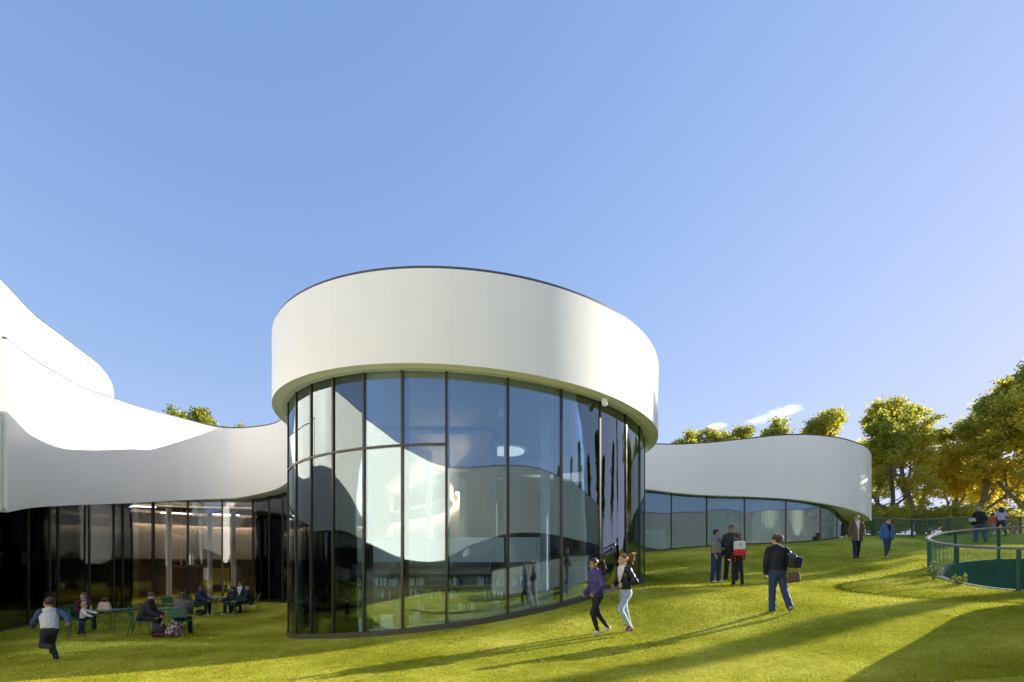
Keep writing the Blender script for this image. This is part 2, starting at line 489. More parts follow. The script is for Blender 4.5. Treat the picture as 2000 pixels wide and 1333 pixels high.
def slab_part(root, S, Nn, d0, d1, z0, z1, name, m, closed=False):
    """a slab between insets d0..d1 and heights z0..z1"""
    a, b = off(S, Nn, d0), off(S, Nn, d1)
    v, f = strip([row(a, z1), row(a, z0), row(b, z0), row(b, z1)], closed, ends=not closed)
    return wpart(name, sharp_mesh(name, v, f), m, root)

glz = random.Random(41)
def glazing(root, G, Nn, base, top, cuts, mglass, transom=None, mw=.06, md=.14, fin=None, skip=()):
    """G (n,2) glass line, base/top arrays, cuts = float indices of the mullions"""
    n = len(G); ix = np.arange(n)
    ip = lambda a, s: np.interp(s, ix, a)
    def pt(s): return np.array([ip(G[:, 0], s), ip(G[:, 1], s)])
    def nv(s):
        v = np.array([ip(Nn[:, 0], s), ip(Nn[:, 1], s)]); return v / np.linalg.norm(v)
    mulls = []
    for c in cuts:
        p, nn = pt(c), nv(c); tt = np.array([-nn[1], nn[0]])
        z0, z1 = ip(base, c) - .25, ip(top, c) + .02
        vs = []
        for z in (z0, z1):
            for (a, b) in ((-mw / 2, .035), (mw / 2, .035), (mw / 2, .035 - md), (-mw / 2, .035 - md)):
                w = p + tt * a + nn * b; vs.append((w[0], w[1], z))
        fs = [(0, 3, 2, 1), (4, 5, 6, 7), (0, 1, 5, 4), (1, 2, 6, 5), (2, 3, 7, 6), (3, 0, 4, 7)]
        mu = wpart('mullion', new_mesh('mullion', vs, fs), M_MULL, root); mulls.append(mu)
        if fin:
            vs = []
            for z in (z0, z1):
                for (a, b) in ((-.03, .03 - md), (.03, .03 - md), (.03, .03 - md - fin), (-.03, .03 - md - fin)):
                    w = p + tt * a + nn * b; vs.append((w[0], w[1], z))
            obj('glazing_fin', new_mesh('glazing_fin', vs, fs), M_MULL, mu)
    for c0, c1 in zip(cuts[:-1], cuts[1:]):
        if (c0, c1) in skip: continue
        L = np.linalg.norm(pt(c1) - pt(c0))
        k = max(3, int(6 * min(L, 1.6)))
        ss = np.linspace(c0, c1, k + 1)
        P = np.array([pt(s) for s in ss]); Q = np.array([nv(s) for s in ss])
        # pull the ends in to the mullion faces
        for e, sgn in ((0, 1), (-1, -1)):
            tt = np.array([-Q[e][1], Q[e][0]])
            dr = P[1] - P[0] if e == 0 else P[-2] - P[-1]
            P[e] = P[e] + dr / np.linalg.norm(dr) * (mw / 2 + .002)
        # no two panes sit in quite the same plane
        w_ = np.linspace(-1, 1, k + 1)
        P = P + Q * ((glz.gauss(0, .0045) * w_ + glz.gauss(0, .003) * (1 - w_ ** 2)) * min(L, 1.5))[:, None]
        b_, t_ = ip(base, ss) + .012, ip(top, ss)
        spans = [(b_, t_)]
        if transom is not None and transom(.5 * (c0 + c1)):
            zt = transom(.5 * (c0 + c1))
            spans = [(b_, np.full(k + 1, zt - .03)), (np.full(k + 1, zt + .03), t_)]
            v, f = strip([row(P + Q * .03, zt + .028), row(P + Q * .03, zt - .028), row(P - Q * .08, zt - .028), row(P - Q * .08, zt + .028)], ends=True)
            wpart('transom', sharp_mesh('transom', v, f), M_MULL, root)
        for (zb, zt) in spans:
            v, f = strip([row(P, zt), row(P, zb), row(P - Q * .028, zb), row(P - Q * .028, zt)], ends=True)
            wpart('pane', sharp_mesh('pane', v, f), mglass, root)

def proj_x(G): return CX + F * G[:, 0] / np.maximum(G[:, 1], .01)

# ---- the round pavilion in the middle
drum = thing('library_pavilion', 'round white glazed library drum in the middle of the lawn', 'building', (DC[0], DC[1], 0))
def drum_path(R, th):
    s = np.sin(th)
    return np.column_stack([DC[0] + R * s, DC[1] - R * np.cos(th), E + 7.0 - .33 * s, E + 4.76 - .40 * s])
TH = np.linspace(-math.pi, math.pi, 193)
def clad_th(a, b, n):
    th = np.linspace(a, b, n); S = drum_path(DRO, th); Nn = np.column_stack([np.sin(th), -np.cos(th)])
    ribbon_part(drum, S, Nn)
u = (1265 - CX) / F
seam = None
for th in np.linspace(.6, 1.6, 400):
    X, Y = DC[0] + DRO * math.sin(th), DC[1] - DRO * math.cos(th)
    if X / Y >= u: seam = th; break
gap = .0009
clad_th(-1.9, seam - gap, 120); clad_th(seam + gap, 2.6, 50); clad_th(2.6 + 2 * gap, 2 * math.pi - 1.9 - 2 * gap, 60)
THc = TH[:-1]; Sc = drum_path(DRO, THc); Nc = np.column_stack([np.sin(THc), -np.cos(THc)])
coping_part(drum, Sc, Nc, True)
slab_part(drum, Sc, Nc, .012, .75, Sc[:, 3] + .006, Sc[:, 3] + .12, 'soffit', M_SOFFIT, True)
slab_part(drum, Sc, Nc, .30, DRO - .01, Sc[:, 2] - .45, Sc[:, 2] - .30, 'roof', M_ROOF, True)
slab_part(drum, Sc, Nc, .76, DRO - .01, E + 4.76 - .40 * np.sin(THc) * .0 + .50, E + 4.76 + .62, 'ceiling', M_CEIL, True)
# glass wall: dense polyline from the back left round the front to the back right
thg = np.linspace(-2.2, 2.15, 175)
G = np.column_stack([DC[0] + DRG * np.sin(thg), DC[1] - DRG * np.cos(thg)])
Ng = np.column_stack([np.sin(thg), -np.cos(thg)])
base = ground(G[:, 0] + Ng[:, 0] * .05, G[:, 1] + Ng[:, 1] * .05)
base = base + .13
top = E + 4.76 - .40 * np.sin(thg) + .004
cut_th = [drum_hit(x)[0] for x in (579, 608, 651, 711, 786, 872, 992, 1096, 1171, 1222, 1249)]
cut_th = [cut_th[0] - .95, cut_th[0] - .70, cut_th[0] - .45, cut_th[0] - .20] + cut_th + [cut_th[-1] + .2, cut_th[-1] + .45, cut_th[-1] + .7]
cuts = [float(np.interp(a, thg, np.arange(len(thg)))) for a in cut_th]
t872 = float(np.interp(drum_hit(872)[0], thg, np.arange(len(thg))))
glazing(drum, G, Ng, base, top, cuts, M_GLASS, transom=lambda c: (E + 3.0) if c < t872 else None, fin=.22)
Sg = np.column_stack([G, top, base])
slab_part(drum, Sg, Ng, -.05, .16, base - .45, base + .006, 'plinth', M_PLINTH)
slab_part(drum, Sg, Ng, .17, 1.7 - .9 * np.clip((-thg - .2) / .8, 0, 1), -.1, base + .05, 'sill', M_SILL)

# ---- the sweeping wing on the left of the courtyard
def wing_ctrl(rows):
    """rows: (px, depth, y_top, y_bottom) read off the photograph -> X, Y, ztop, zbottom"""
    o = []
    for px, d, yt, yb in rows:
        o.append(((px - CX) / F * d, d, E + (HY - yt) / F * d, E + (HY - yb) / F * d))
    return o
left = thing('library_wing', 'white curved library wing with dark glazing sweeping along the left courtyard', 'building', (-17, 20, 0))
LC = wing_ctrl([(14, 14.6, 663, 1001), (65, 16.3, 703, 992), (126, 18.4, 739, 988), (173, 19.8, 763, 986), (222, 21.2, 780, 984.5), (288, 23.0, 802, 981), (360, 24.7, 820, 977),
                (421, 25.6, 834, 975), (468, 25.8, 837, 972), (529, 25.1, 830, 959), (556, 24.5, 816, 946)])  # last two tops raised to shape the shadow on this wing
LC = LC + [(-10.2, 22.8, E + 7.47, E + 4.5), (-9.0, 21.2, E + 7.39, E + 4.7), (-8.35, 19.4, E + 7.29, E + 4.8), (-8.28, 18.0, E + 7.22, E + 4.8)]  # hidden tail, its heights set for the same shadow
S = catmull(LC, 10); Nn = normals(S)
ribbon_part(left, S, Nn); coping_part(left, S, Nn)
inset = .75
G = off(S, Nn, inset); top = S[:, 3] + .01
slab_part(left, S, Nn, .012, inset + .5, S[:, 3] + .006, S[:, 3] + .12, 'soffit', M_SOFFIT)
base = ground(G[:, 0], G[:, 1]) + .05
pxs = proj_x(G)
cut_px = [20, 55, 97, 113, 174, 222, 240, 300, 367, 434, 494, 526, 552, 585]
ixs = np.arange(len(pxs))
mono = np.argmax(pxs) + 1
cuts = [0.0] + [float(np.interp(c, pxs[:mono], ixs[:mono])) for c in cut_px[1:] if c < pxs[:mono].max()]
glazing(left, G, Nn, base, top, cuts, M_GLASS_DARK, mw=.08)
Sg = np.column_stack([G, top, base])
slab_part(left, Sg, Nn, -.03, .14, base - .4, base + .006, 'plinth', M_PLINTH)
Dp = 7.5
slab_part(left, S, Nn, .3, np.where(np.arange(len(S)) < len(S) - 28, Dp, 1.2), S[:, 2] - .5, S[:, 2] - .35, 'roof', M_ROOF)
zc = E + 4.35
slab_part(left, S, Nn, inset + .52, Dp, np.maximum(S[:, 3] + .2, E + 3.2), np.maximum(S[:, 3] + .35, E + 3.35), 'ceiling', M_CEIL)
slab_part(left, S, Nn, inset + .15, Dp, base - .15, base - .02, 'floor', M_FLOOR)
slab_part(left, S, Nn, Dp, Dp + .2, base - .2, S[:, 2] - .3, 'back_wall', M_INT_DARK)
slab_part(left, S, Nn, Dp - 1.2, Dp - 1.0, E + .5, E + 3.4, 'upper_wall', M_INT_WALL)
slab_part(left, S, Nn, Dp - 1.34, Dp - 1.24, E + 2.78, E + 2.83, 'cove_light', M_COVE)
slab_part(left, S, Nn, Dp - 1.62, Dp - 1.56, E + 2.55, E + 3.2, 'cove_pelmet', M_CEIL)
# side of the volume that rises behind it
upper = thing('library_upper_storey', 'tall white curved upper storey rising behind the left wing', 'building', (-19, 21, 0))
UC = wing_ctrl([(-60, 13.4, 478, 700), (-30, 14.0, 512, 700), (0, 14.62, 547, 700), (18, 15.1, 565, 720), (65, 17.2, 615, 740), (108, 19.2, 648, 760), (155, 21.2, 684, 780), (191, 22.8, 712, 800), (212, 23.9, 738, 815), (222, 25.0, 763, 830), (221, 26.4, 775, 840)])
UC = UC + [(-22.5, 27.6, E + 9.0, E + 6.0), (-24.5, 28.3, E + 9.0, E + 6.0)]
S2 = catmull(UC, 10); S2[:, 3] = E + 5.6; N2 = normals(S2)
ribbon_part(upper, S2, N2); coping_part(upper, S2, N2)
slab_part(upper, S2, N2, .3, 2.2, S2[:, 2] - .5, S2[:, 2] - .35, 'roof', M_ROOF)

# ---- the low wing on the right
right = thing('library_wing', 'low white curved library wing with rounded end, right of the drum', 'building', (12, 27, 0))
RC = [(0.2, 24.3, E + 6.9, E + 4.6), (3.2, 25.6, E + 6.87, E + 4.55), (5.6, 26.6, E + 6.85, E + 4.4)]
RC += wing_ctrl([(1262, 26.9, 868, 956), (1320, 26.7, 869, 963), (1380, 26.4, 866, 967.5), (1450, 26.0, 859, 970), (1530, 25.2, 851, 974), (1590, 24.5, 851, 981), (1640, 24.0, 857, 990), (1675, 24.0, 867, 1000), (1693, 24.5, 876, 1008), (1700, 25.5, 885, 1016), (1697, 27.0, 893, 1018)])
RC += [(19.6, 28.6, E + 5.9, E + 2.5), (18.6, 30.6, E + 6.0, E + 2.6), (16.5, 32.5, E + 6.2, E + 2.8)]
S = catmull(RC, 10); Nn = normals(S)
ribbon_part(right, S, Nn); coping_part(right, S, Nn)
tt = np.linspace(0, 1, len(S))
inset = .55 + .5 * np.clip((proj_x(S[:, :2]) - 1560) / 140, 0, 1)
inset = np.convolve(np.pad(inset, 8, mode='edge'), np.ones(17) / 17, 'valid')
G = off(S, Nn, inset); top = S[:, 3] + .01
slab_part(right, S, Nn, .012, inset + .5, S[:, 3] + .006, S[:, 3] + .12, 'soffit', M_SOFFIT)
base = ground(G[:, 0], G[:, 1]) + .06
pxs = proj_x(G); mono = np.argmax(pxs) + 1
ixs = np.arange(len(pxs))
cuts = [float(np.interp(c, pxs[:mono], ixs[:mono])) for c in (1150, 1205, 1256, 1311, 1380, 1454, 1534.6, 1602, 1651)]
last = int(cuts[-1])
rest = [c for c in range(last + 9, len(pxs) - 1, 10)]
glazing(right, G, Nn, base, top, cuts + [float(c) for c in rest], M_GLASS_MID, mw=.08)
Sg = np.column_stack([G, top, base])
slab_part(right, Sg, Nn, -.03, .14, base - .4, base + .008, 'plinth', M_PLINTH)
Dr = np.where(np.arange(len(S)) < len(S) * .5, 4.5, 4.5 - 2.6 * np.clip((np.arange(len(S)) / len(S) - .5) / .2, 0, 1))
slab_part(right, S, Nn, .3, Dr, S[:, 2] - .5, S[:, 2] - .35, 'roof', M_ROOF)
slab_part(right, S, Nn, inset + .52, Dr, S[:, 3] + .14, S[:, 3] + .3, 'ceiling', M_CEIL)
slab_part(right, S, Nn, inset + .15, Dr, base - .15, base - .02, 'floor', M_FLOOR)
h_ = int(len(S) * .56)
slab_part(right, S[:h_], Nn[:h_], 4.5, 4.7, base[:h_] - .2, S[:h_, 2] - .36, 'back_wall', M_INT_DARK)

M_ADDED_PANEL = mat('added_panel_white', (.80, .80, .78), .8)
M_TEAL = mat('teal_column', (.03, .20, .22), .4)
for pa_, pb_, dp_, zt_ in ((1392, 1449, 1.3, 2.55), (1472, 1526, 1.5, 2.7), (1266, 1306, 1.2, 1.25)):  # white panels added in place of white reflections in the glass
    ks = np.linspace(np.interp(pa_, pxs[:mono], ixs[:mono]), np.interp(pb_, pxs[:mono], ixs[:mono]), 40)
    P_ = np.column_stack([np.interp(ks, ixs, G[:, 0]), np.interp(ks, ixs, G[:, 1])]); Q_ = np.column_stack([np.interp(ks, ixs, Nn[:, 0]), np.interp(ks, ixs, Nn[:, 1])])
    P_ = P_ - Q_ * (dp_ + .05 * np.sin(np.arange(40) * 1.7))[:, None]; b_ = np.interp(ks, ixs, base)
    v, f = strip([row(P_, b_ + zt_), row(P_, b_ + .02), row(P_ - Q_ * .02, b_ + .02), row(P_ - Q_ * .02, b_ + zt_)], ends=True)
    wpart('added_panel', sharp_mesh('added_panel', v, f), M_ADDED_PANEL, right)
for pc_ in (1462, 1546):
    k_ = np.interp(pc_, pxs[:mono], ixs[:mono]); gx_, gy_ = np.interp(k_, ixs, G[:, 0]), np.interp(k_, ixs, G[:, 1]) + .7
    mb = MB().lathe([(.14, gz(gx_, gy_)), (.14, E + 4.0)], (gx_, gy_, 0), 16); wpart('column', mb.mesh('column', True), M_TEAL, right)

# ---- the wing that closes the garden behind the camera (seen only in the glass)
back = thing('library_wing', 'shaded white curved library wing mirrored in the drum glazing', 'building', (6, -6, 0))
BC = [(46, 14.5, E + 6.0, E + 2.2), (34, 7.8, E + 6.2, E + 2.2), (23.5, 2.0, E + 6.4, E + 2.2), (15, -2.6, E + 6.5, E + 2.4), (7.5, -6.6, E + 6.6, E + 2.2), (1, -10.0, E + 6.9, E + 1.6), (-3.6, -11.2, E + 7.2, E + .9), (-8.6, -8.6, E + 7.2, E + .4), (-12.6, -3.2, E + 7.3, E + .6),
      (-15.0, 4, E + 7.6, E + 1.2), (-15.0, 9, E + 8.0, E + 1.7), (-14.95, 12.5, E + 8.4, E + 1.7), (LC[0][0] - .06, LC[0][1] - .10, E + 8.45, E + 1.68)]
S = catmull(BC, 10); Nn = normals(S)
ribbon_part(back, S, Nn); coping_part(back, S, Nn)
G = off(S, Nn, .7); top = S[:, 3] + .01; base = ground(G[:, 0], G[:, 1]) + .05
slab_part(back, S, Nn, .012, 1.2, S[:, 3] + .006, S[:, 3] + .12, 'soffit', M_SOFFIT)
glazing(back, G, Nn, base, top, [float(c) for c in range(2, len(S) - 1, 4)] + [len(S) - 1.0], M_GLASS_DARK, mw=.08)
slab_part(back, S, Nn, .3, 5, S[:, 2] - .5, S[:, 2] - .35, 'roof', M_ROOF)
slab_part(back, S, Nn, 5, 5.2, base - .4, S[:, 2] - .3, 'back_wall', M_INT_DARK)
slab_part(back, S, Nn, .85, 5, base - .15, base - .02, 'floor', M_FLOOR)

# ------------------------------------------------------------------ inside the drum
slab_part(drum, Sc, Nc, .47, DRO - .01, -.22, -.10, 'floor', M_FLOOR, True)
mb = MB(); mb.box((-2.4, 25.6, E + 5.30), (9.4, 9.8, .12)); wpart('hall_ceiling', mb.mesh('hall_ceiling'), M_CEIL, drum)
mb = MB(); mb.box((-2.0, 30.4, E + 1.6), (11.6, .2, 7.4)); wpart('hall_back_wall', mb.mesh('hall_back_wall'), M_INT_WALL, drum)
mb = MB(); mb.box((3.9, 26.6, E + 2.0), (.2, 7.4, 7.0)); wpart('hall_side_wall', mb.mesh('hall_side_wall'), M_INT_WALL, drum)
mb = MB(); mb.box((-7.2, 27.4, E + 1.6), (.2, 5.8, 7.0)); wpart('hall_side_wall', mb.mesh('hall_side_wall'), M_INT_WALL, drum)
mb = MB(); mb.box((-3.0, 20.0, E - 1.0), (9.6, .15, 2.3)); wpart('rear_wall', mb.mesh('rear_wall'), M_INT_DARK, drum)
# gallery: floor slab and its curved white parapet
gx = np.linspace(-6.2, .82, 30)
gy = 16.35 - .10 * (gx + 2.2) ** 2 * .25 + .35
GP = np.column_stack([gx, gy, np.full(30, E + 1.02), np.full(30, E + .19)])
GN = normals(GP)
v, f = strip([row(GP[:, :2], E + 1.02), row(GP[:, :2], E + .17), row(off(GP, GN, .14), E + .17), row(off(GP, GN, .14), E + 1.02)], ends=True)
wpart('gallery_parapet', sharp_mesh('gallery_parapet', v, f), M_WHITE, drum)
mb = MB(); mb.box((-3.0, 23.7, E + .07), (9.5, 13.4, .18)); wpart('gallery_floor', mb.mesh('gallery_floor'), M_FLOOR, drum)
mb = MB(); mb.box((.90, 16.9, E - .55), (.12, .9, 3.14)); wpart('gallery_end_wall', mb.mesh('gallery_end_wall'), M_WHITE, drum)
def column(root, x, y, r, z0, z1):
    MB().lathe([(r * 1.25, z0), (r * 1.25, z0 + .04), (r, z0 + .05), (r, z1)], (x, y, 0), 18).build('column', M_WHITE, root, True, loc=tuple(-c for c in root.location))
column(drum, 1.0, 14.5, .14, -.1, E + 5.3)
column(drum, 2.97, 17.2, .12, -.1, E + 5.3)
column(drum, -6.1, 17.0, .14, -.1, E + 5.3)
column(drum, -3.6, 21.0, .14, E + .15, E + 5.3)
for (x, y, r) in ((-.2, 21.6, .75), (-1.7, 26.5, .8), (-5.0, 23.0, .7), (1.6, 25.0, .8), (-4.6, 28.0, .7)):
    zc_ = E + 5.24 if y > 18 and math.hypot(x - DC[0], y - DC[1]) > 5.8 else E + 5.19
    MB().lathe([(r * .96, zc_ - .09), (r, zc_ - .07), (r, zc_)], (x, y, 0), 28).build('ceiling_lamp', M_LAMP, drum, True, loc=tuple(-c for c in drum.location))
# pendant tube lamp
MB().lathe([(.09, E + 4.35), (.095, E + 4.37), (.095, E + 4.62), (.05, E + 4.63), (.012, E + 4.64), (.012, E + 5.25)], (-.28, 14.0, 0), 14).build('pendant_lamp', M_WHITE, drum, True, loc=tuple(-c for c in drum.location))
# security camera dome under the soffit
c_ = at(1181, 787, 12.9)
MB().lathe([(.02, -.10), (.055, -.085), (.075, -.04), (.085, 0), (.085, .10)], tuple(c_), 14).build('security_camera', M_WHITE, drum, True, loc=tuple(-c for c in drum.location))
# spot lamp under the soffit of the right wing
c_ = at(1657, 1001, 24.6)
MB().lathe([(.10, -.05), (.13, -.02), (.13, .15)], tuple(c_), 14).build('soffit_lamp', M_WHITE, right, True, loc=tuple(-c for c in right.location))

# columns and furniture-sized masses inside the glazed left wing
for px, d in ((237, 23.6), (410, 27.6), (456, 28.2), (330, 27.2)):
    p = at(px, 1180, d); column(left, p[0], p[1], .13, gz(p[0], p[1]) - .1, E + 3.3)
M_YEL = mat('yellow_panel', (.45, .38, .03), .7)
p = at(425, 1127, 28.6); MB().box((p[0], p[1], E - .55), (1.3, .15, 1.0)).build('screen_panel', M_YEL, left, loc=tuple(-c for c in left.location))

M_LINE = mat('linear_lamp', (.9, .9, .9), .6, emit=((1, .92, .80), 3.0))
for px, d in ((270, 25.0), (180, 22.0), (345, 28.2), (440, 29.0), (110, 20.4)):  # first is a real lamp, the others are added to brighten the interior
    p = at(px, 1000, d); MB().box((p[0], p[1], E + 3.14), (1.5, .14, .05), .5).build('ceiling_lamp', M_LINE, left, loc=tuple(-c for c in left.location))
# bookcase under the gallery
M_WOOD = mat('bookcase_wood', (.40, .33, .25), .6, noise=(6, .15))
case = thing('bookcase', 'long dark wooden bookcase under the white gallery inside the drum', 'bookcase', (-2.3, 16.6, -.1))
zs = [-.22, -.64, -1.07, -1.50, -1.93]
def cy(x): return 16.35 - .025 * (x + 2.2) ** 2 + .38
x0, x1 = -5.4, .78
nseg = 4
xs = np.linspace(x0, x1, nseg + 1)
for z in zs:
    xx = np.linspace(x0, x1, 20); P = np.column_stack([xx, [cy(a) for a in xx]]); Q = normals(np.column_stack([P, P]))
    v, f = strip([row(P, E + z), row(P, E + z - .03), row(P - Q * .34, E + z - .03), row(P - Q * .34, E + z)], ends=True)
    wpart('shelf', sharp_mesh('shelf', v, f), M_WOOD, case)
for x in xs:
    MB().box((x, cy(x) + .17, E - .95), (.04, .35, 2.2)).build('upright', M_WOOD, case, loc=tuple(-c for c in case.location))
xx = np.linspace(x0, x1, 20); P = np.column_stack([xx, [cy(a) + .36 for a in xx]]); Q = normals(np.column_stack([P, P]))
v, f = strip([row(P, E + .15), row(P, E - 2.05), row(P - Q * .04, E - 2.05), row(P - Q * .04, E + .15)], ends=True)
wpart('back_panel', sharp_mesh('back_panel', v, f), M_WOOD, case)
book_cols = [(.75, .74, .70), (.70, .72, .74), (.62, .10, .08), (.12, .18, .35), (.75, .70, .55), (.18, .35, .40), (.35, .12, .10), (.80, .80, .80), (.10, .10, .12), (.30, .42, .20), (.70, .45, .15)]
book_m = [mat('book_cover_%s' % n, c, .6) for n, c in zip('abcdefghijk', book_cols)]
bmes = []
for c in book_m:
    me = MB().box((0, 0, .5), (1, 1, 1)).mesh('book'); me.materials.append(c); bmes.append(me)
rb = random.Random(5)
col_names = ['cream', 'pale grey', 'red', 'navy', 'ivory', 'teal', 'maroon', 'white', 'black', 'green', 'orange']
for z, dens, shn in ((-.64, .80, 'top filled shelf'), (-1.07, .6, 'second filled shelf'), (-1.50, .55, 'third filled shelf'), (-1.93, .35, 'lowest shelf')):
    x = x0 + .1
    while x < x1 - .1:
        if rb.random() > dens:
            x += rb.uniform(.25, .9); continue
        for k in range(rb.randint(4, 13)):
            w = rb.uniform(.022, .05); h = rb.uniform(.20, .31); d = rb.uniform(.16, .24)
            if x + w > x1 - .05 or min(abs(x - u_) for u_ in xs) < .05: x += w + .03; continue
            w2 = rb.choice([0, 0, 0, 0, 1, 2, 3, 4, 5, 6, 7, 7, 8, 9, 10])
            o = obj('book', bmes[w2], None, None, (x, cy(x) + .04 + d / 2, E + z + .001), (0, rb.choice([0, 0, 0, .06]), 0), (w * .93, d, h))
            tag(o, '%s book standing on the %s of the bookcase in the drum' % (col_names[w2], shn), 'book', '%s books on the %s' % (col_names[w2], shn))
            x += w
# white display blocks standing on the sill inside the glass
for i, (px, w, h, lab) in enumerate(((636, .34, .36, 'white block on the inner sill of the fourth narrow pane'), (688, .46, .34, 'widest white block on the inner sill, behind the left panes'), (739, .34, .38, 'white block on the sill left of the tall mullion below the bookcase'), (801, .18, .36, 'narrow white block on the sill in front of the bookcase'), (975, .18, .34, 'narrow white block on the sill beside the wide front mullion'))):
    th, t = drum_hit(px); r = DRG - .46
    x, y = DC[0] + r * math.sin(th), DC[1] - r * math.cos(th)
    zb = float(np.interp(th, thg, ground(DC[0] + DRG * 1.008 * np.sin(thg), DC[1] - DRG * 1.008 * np.cos(thg)))) + .13
    me = MB().box((0, 0, h / 2), (w, .2, h)).mesh('display_block')
    o = obj('display_block', me, M_WHITE, None, (x, y, zb), (0, 0, th + .2))
    bv_ = o.modifiers.new('bevel', 'BEVEL'); bv_.width = .012; bv_.segments = 2
    tag(o, lab, 'display block', 'white blocks on the drum sill')

# ------------------------------------------------------------------ railings, sunken patio, unseen shade wall
M_GREEN = mat('green_paint', (.012, .085, .050), .4, spec=.5)
M_GREEN_MESH = mat('green_mesh', (.016, .15, .095), .5)
M_RAIL = mat('handrail', (.20, .19, .17), .38, metal=.35)
M_PITWALL = mat('patio_planting', (.018, .055, .048), .8, noise=(2.5, .5))
pit_o = thing('sunken_patio', 'dark round sunken patio inside the green mesh railing', 'patio', (PIT[0], PIT[1], 0))
tp = np.linspace(0, 2 * math.pi, 97)[:-1]
PP = np.column_stack([PIT[0] + PIT[2] * np.cos(tp), PIT[1] + PIT[2] * np.sin(tp)])
PN = np.column_stack([np.cos(tp), np.sin(tp)])
pg = ground(PP[:, 0], PP[:, 1])
v, f = strip([row(PP + PN * .05, pg + .02), row(PP + PN * .05, pg - .3), row(PP - PN * .02, -3.4), row(PP - PN * .14, -3.4), row(PP - PN * .14, pg + .02)], True)
wpart('retaining_wall', sharp_mesh('retaining_wall', v, f), M_PITWALL, pit_o)
MB().lathe([(PIT[2] - .03, -3.5), (PIT[2] - .03, -3.4)], (PIT[0], PIT[1], 0), 48).build('patio_floor', M_PITWALL, pit_o, loc=tuple(-c for c in pit_o.location))

def railing(root, P, closed, hgt, pitch, wire, post_every, post_r=.028, rail=True, post_w=.075, post_idx=None):
    """P (n,2) densely sampled line; posts, top rail and woven mesh as parts"""
    g = ground(P[:, 0], P[:, 1])
    n = len(P)
    seg = np.linalg.norm(np.diff(np.vstack([P, P[:1]]) if closed else P, axis=0), axis=1)
    s = np.concatenate([[0], np.cumsum(seg)])
    L = s[-1]
    Px = np.append(P[:, 0], P[0, 0]) if closed else P[:, 0]; Py = np.append(P[:, 1], P[0, 1]) if closed else P[:, 1]
    Gz = np.append(g, g[0]) if closed else g
    at_s = lambda q: (np.interp(q, s, Px), np.interp(q, s, Py), np.interp(q, s, Gz))
    loc = tuple(-c for c in root.location)
    m = max(2, int(round(L / post_every)))
    for i in range(m if closed else m + 1):
        q = L * i / m
        x, y, z = at_s(q); x2, y2, _ = at_s(min(q + .05, L)); x1, y1, _ = at_s(max(q - .05, 0))
        mb = MB().box((0, 0, (hgt - .25) / 2 - .02), (post_w, .045, hgt + .25)); mb.box((0, 0, .012), (post_w * 1.9, .13, .024))
        o = mb.build('post', M_GREEN, root, loc=(x + loc[0], y + loc[1], z + loc[2]), rot=(0, 0, math.atan2(y2 - y1, x2 - x1)))
    if rail:
        k = int(L / .18)
        pts = [Vector((*at_s(L * i / k)[:2], at_s(L * i / k)[2] + hgt)) for i in range(k + (0 if closed else 1))]
        vs, fs = [], []
        for i, p in enumerate(pts):
            a = pts[i - 1] if (closed or i) else p; b = pts[(i + 1) % len(pts)] if (closed or i < len(pts) - 1) else p
            t = (b - a).normalized(); nn = Vector((t.y, -t.x, 0)).normalized()
            for (w_, h_) in ((-.055, -.04), (.055, -.04), (.058, .012), (.034, .028), (-.034, .028), (-.058, .012)):
                vs.append(tuple(p + nn * w_ + Vector((0, 0, h_))))
        m_ = len(pts)
        for i in range(m_ if closed else m_ - 1):
            for j in range(6):
                fs.append((i * 6 + j, i * 6 + (j + 1) % 6, ((i + 1) % m_) * 6 + (j + 1) % 6, ((i + 1) % m_) * 6 + j))
        wpart('handrail', sharp_mesh('handrail', vs, fs), M_RAIL, root)
    # woven wire: verticals and horizontals, one joined part
    V, Fc = [], []
    nv_ = int(L / pitch)
    qs = L * (np.arange(nv_) + .5) / nv_
    x, y, z = at_s(qs); z0 = z + .05; z1 = z + hgt - .03
    w = wire / 2
    base_ = np.stack([x, y, z0], 1); top_ = np.stack([x, y, z1], 1)
    offs = np.array([(w, 0, 0), (0, w, 0), (-w, 0, 0), (0, -w, 0)])
    A = (base_[:, None] + offs).reshape(-1, 3); B = (top_[:, None] + offs).reshape(-1, 3)
    n4 = len(A); i = np.arange(n4); j = (i // 4) * 4 + (i + 1) % 4
    V.append(A); V.append(B); Fc.append(np.stack([i, j, j + n4, i + n4], 1)); o_ = 2 * n4
    kk = max(8, int(L / .25)); qq = L * np.arange(kk + 1) / kk
    x, y, z = at_s(qq)
    for h in np.arange(.05, hgt - .02, pitch * 1.25):
        ring = []
        for dz in (-w, w):
            ring.append(np.stack([x, y, z + h + dz], 1))
        V += ring; a = np.arange(kk) + o_
        Fc.append(np.stack([a, a + 1, a + 1 + kk + 1, a + kk + 1], 1)); o_ += 2 * (kk + 1)
    o = wpart('woven_mesh', fast_mesh('woven_mesh', np.concatenate(V), np.concatenate(Fc)), M_GREEN_MESH, root)
    o['kind'] = 'stuff'

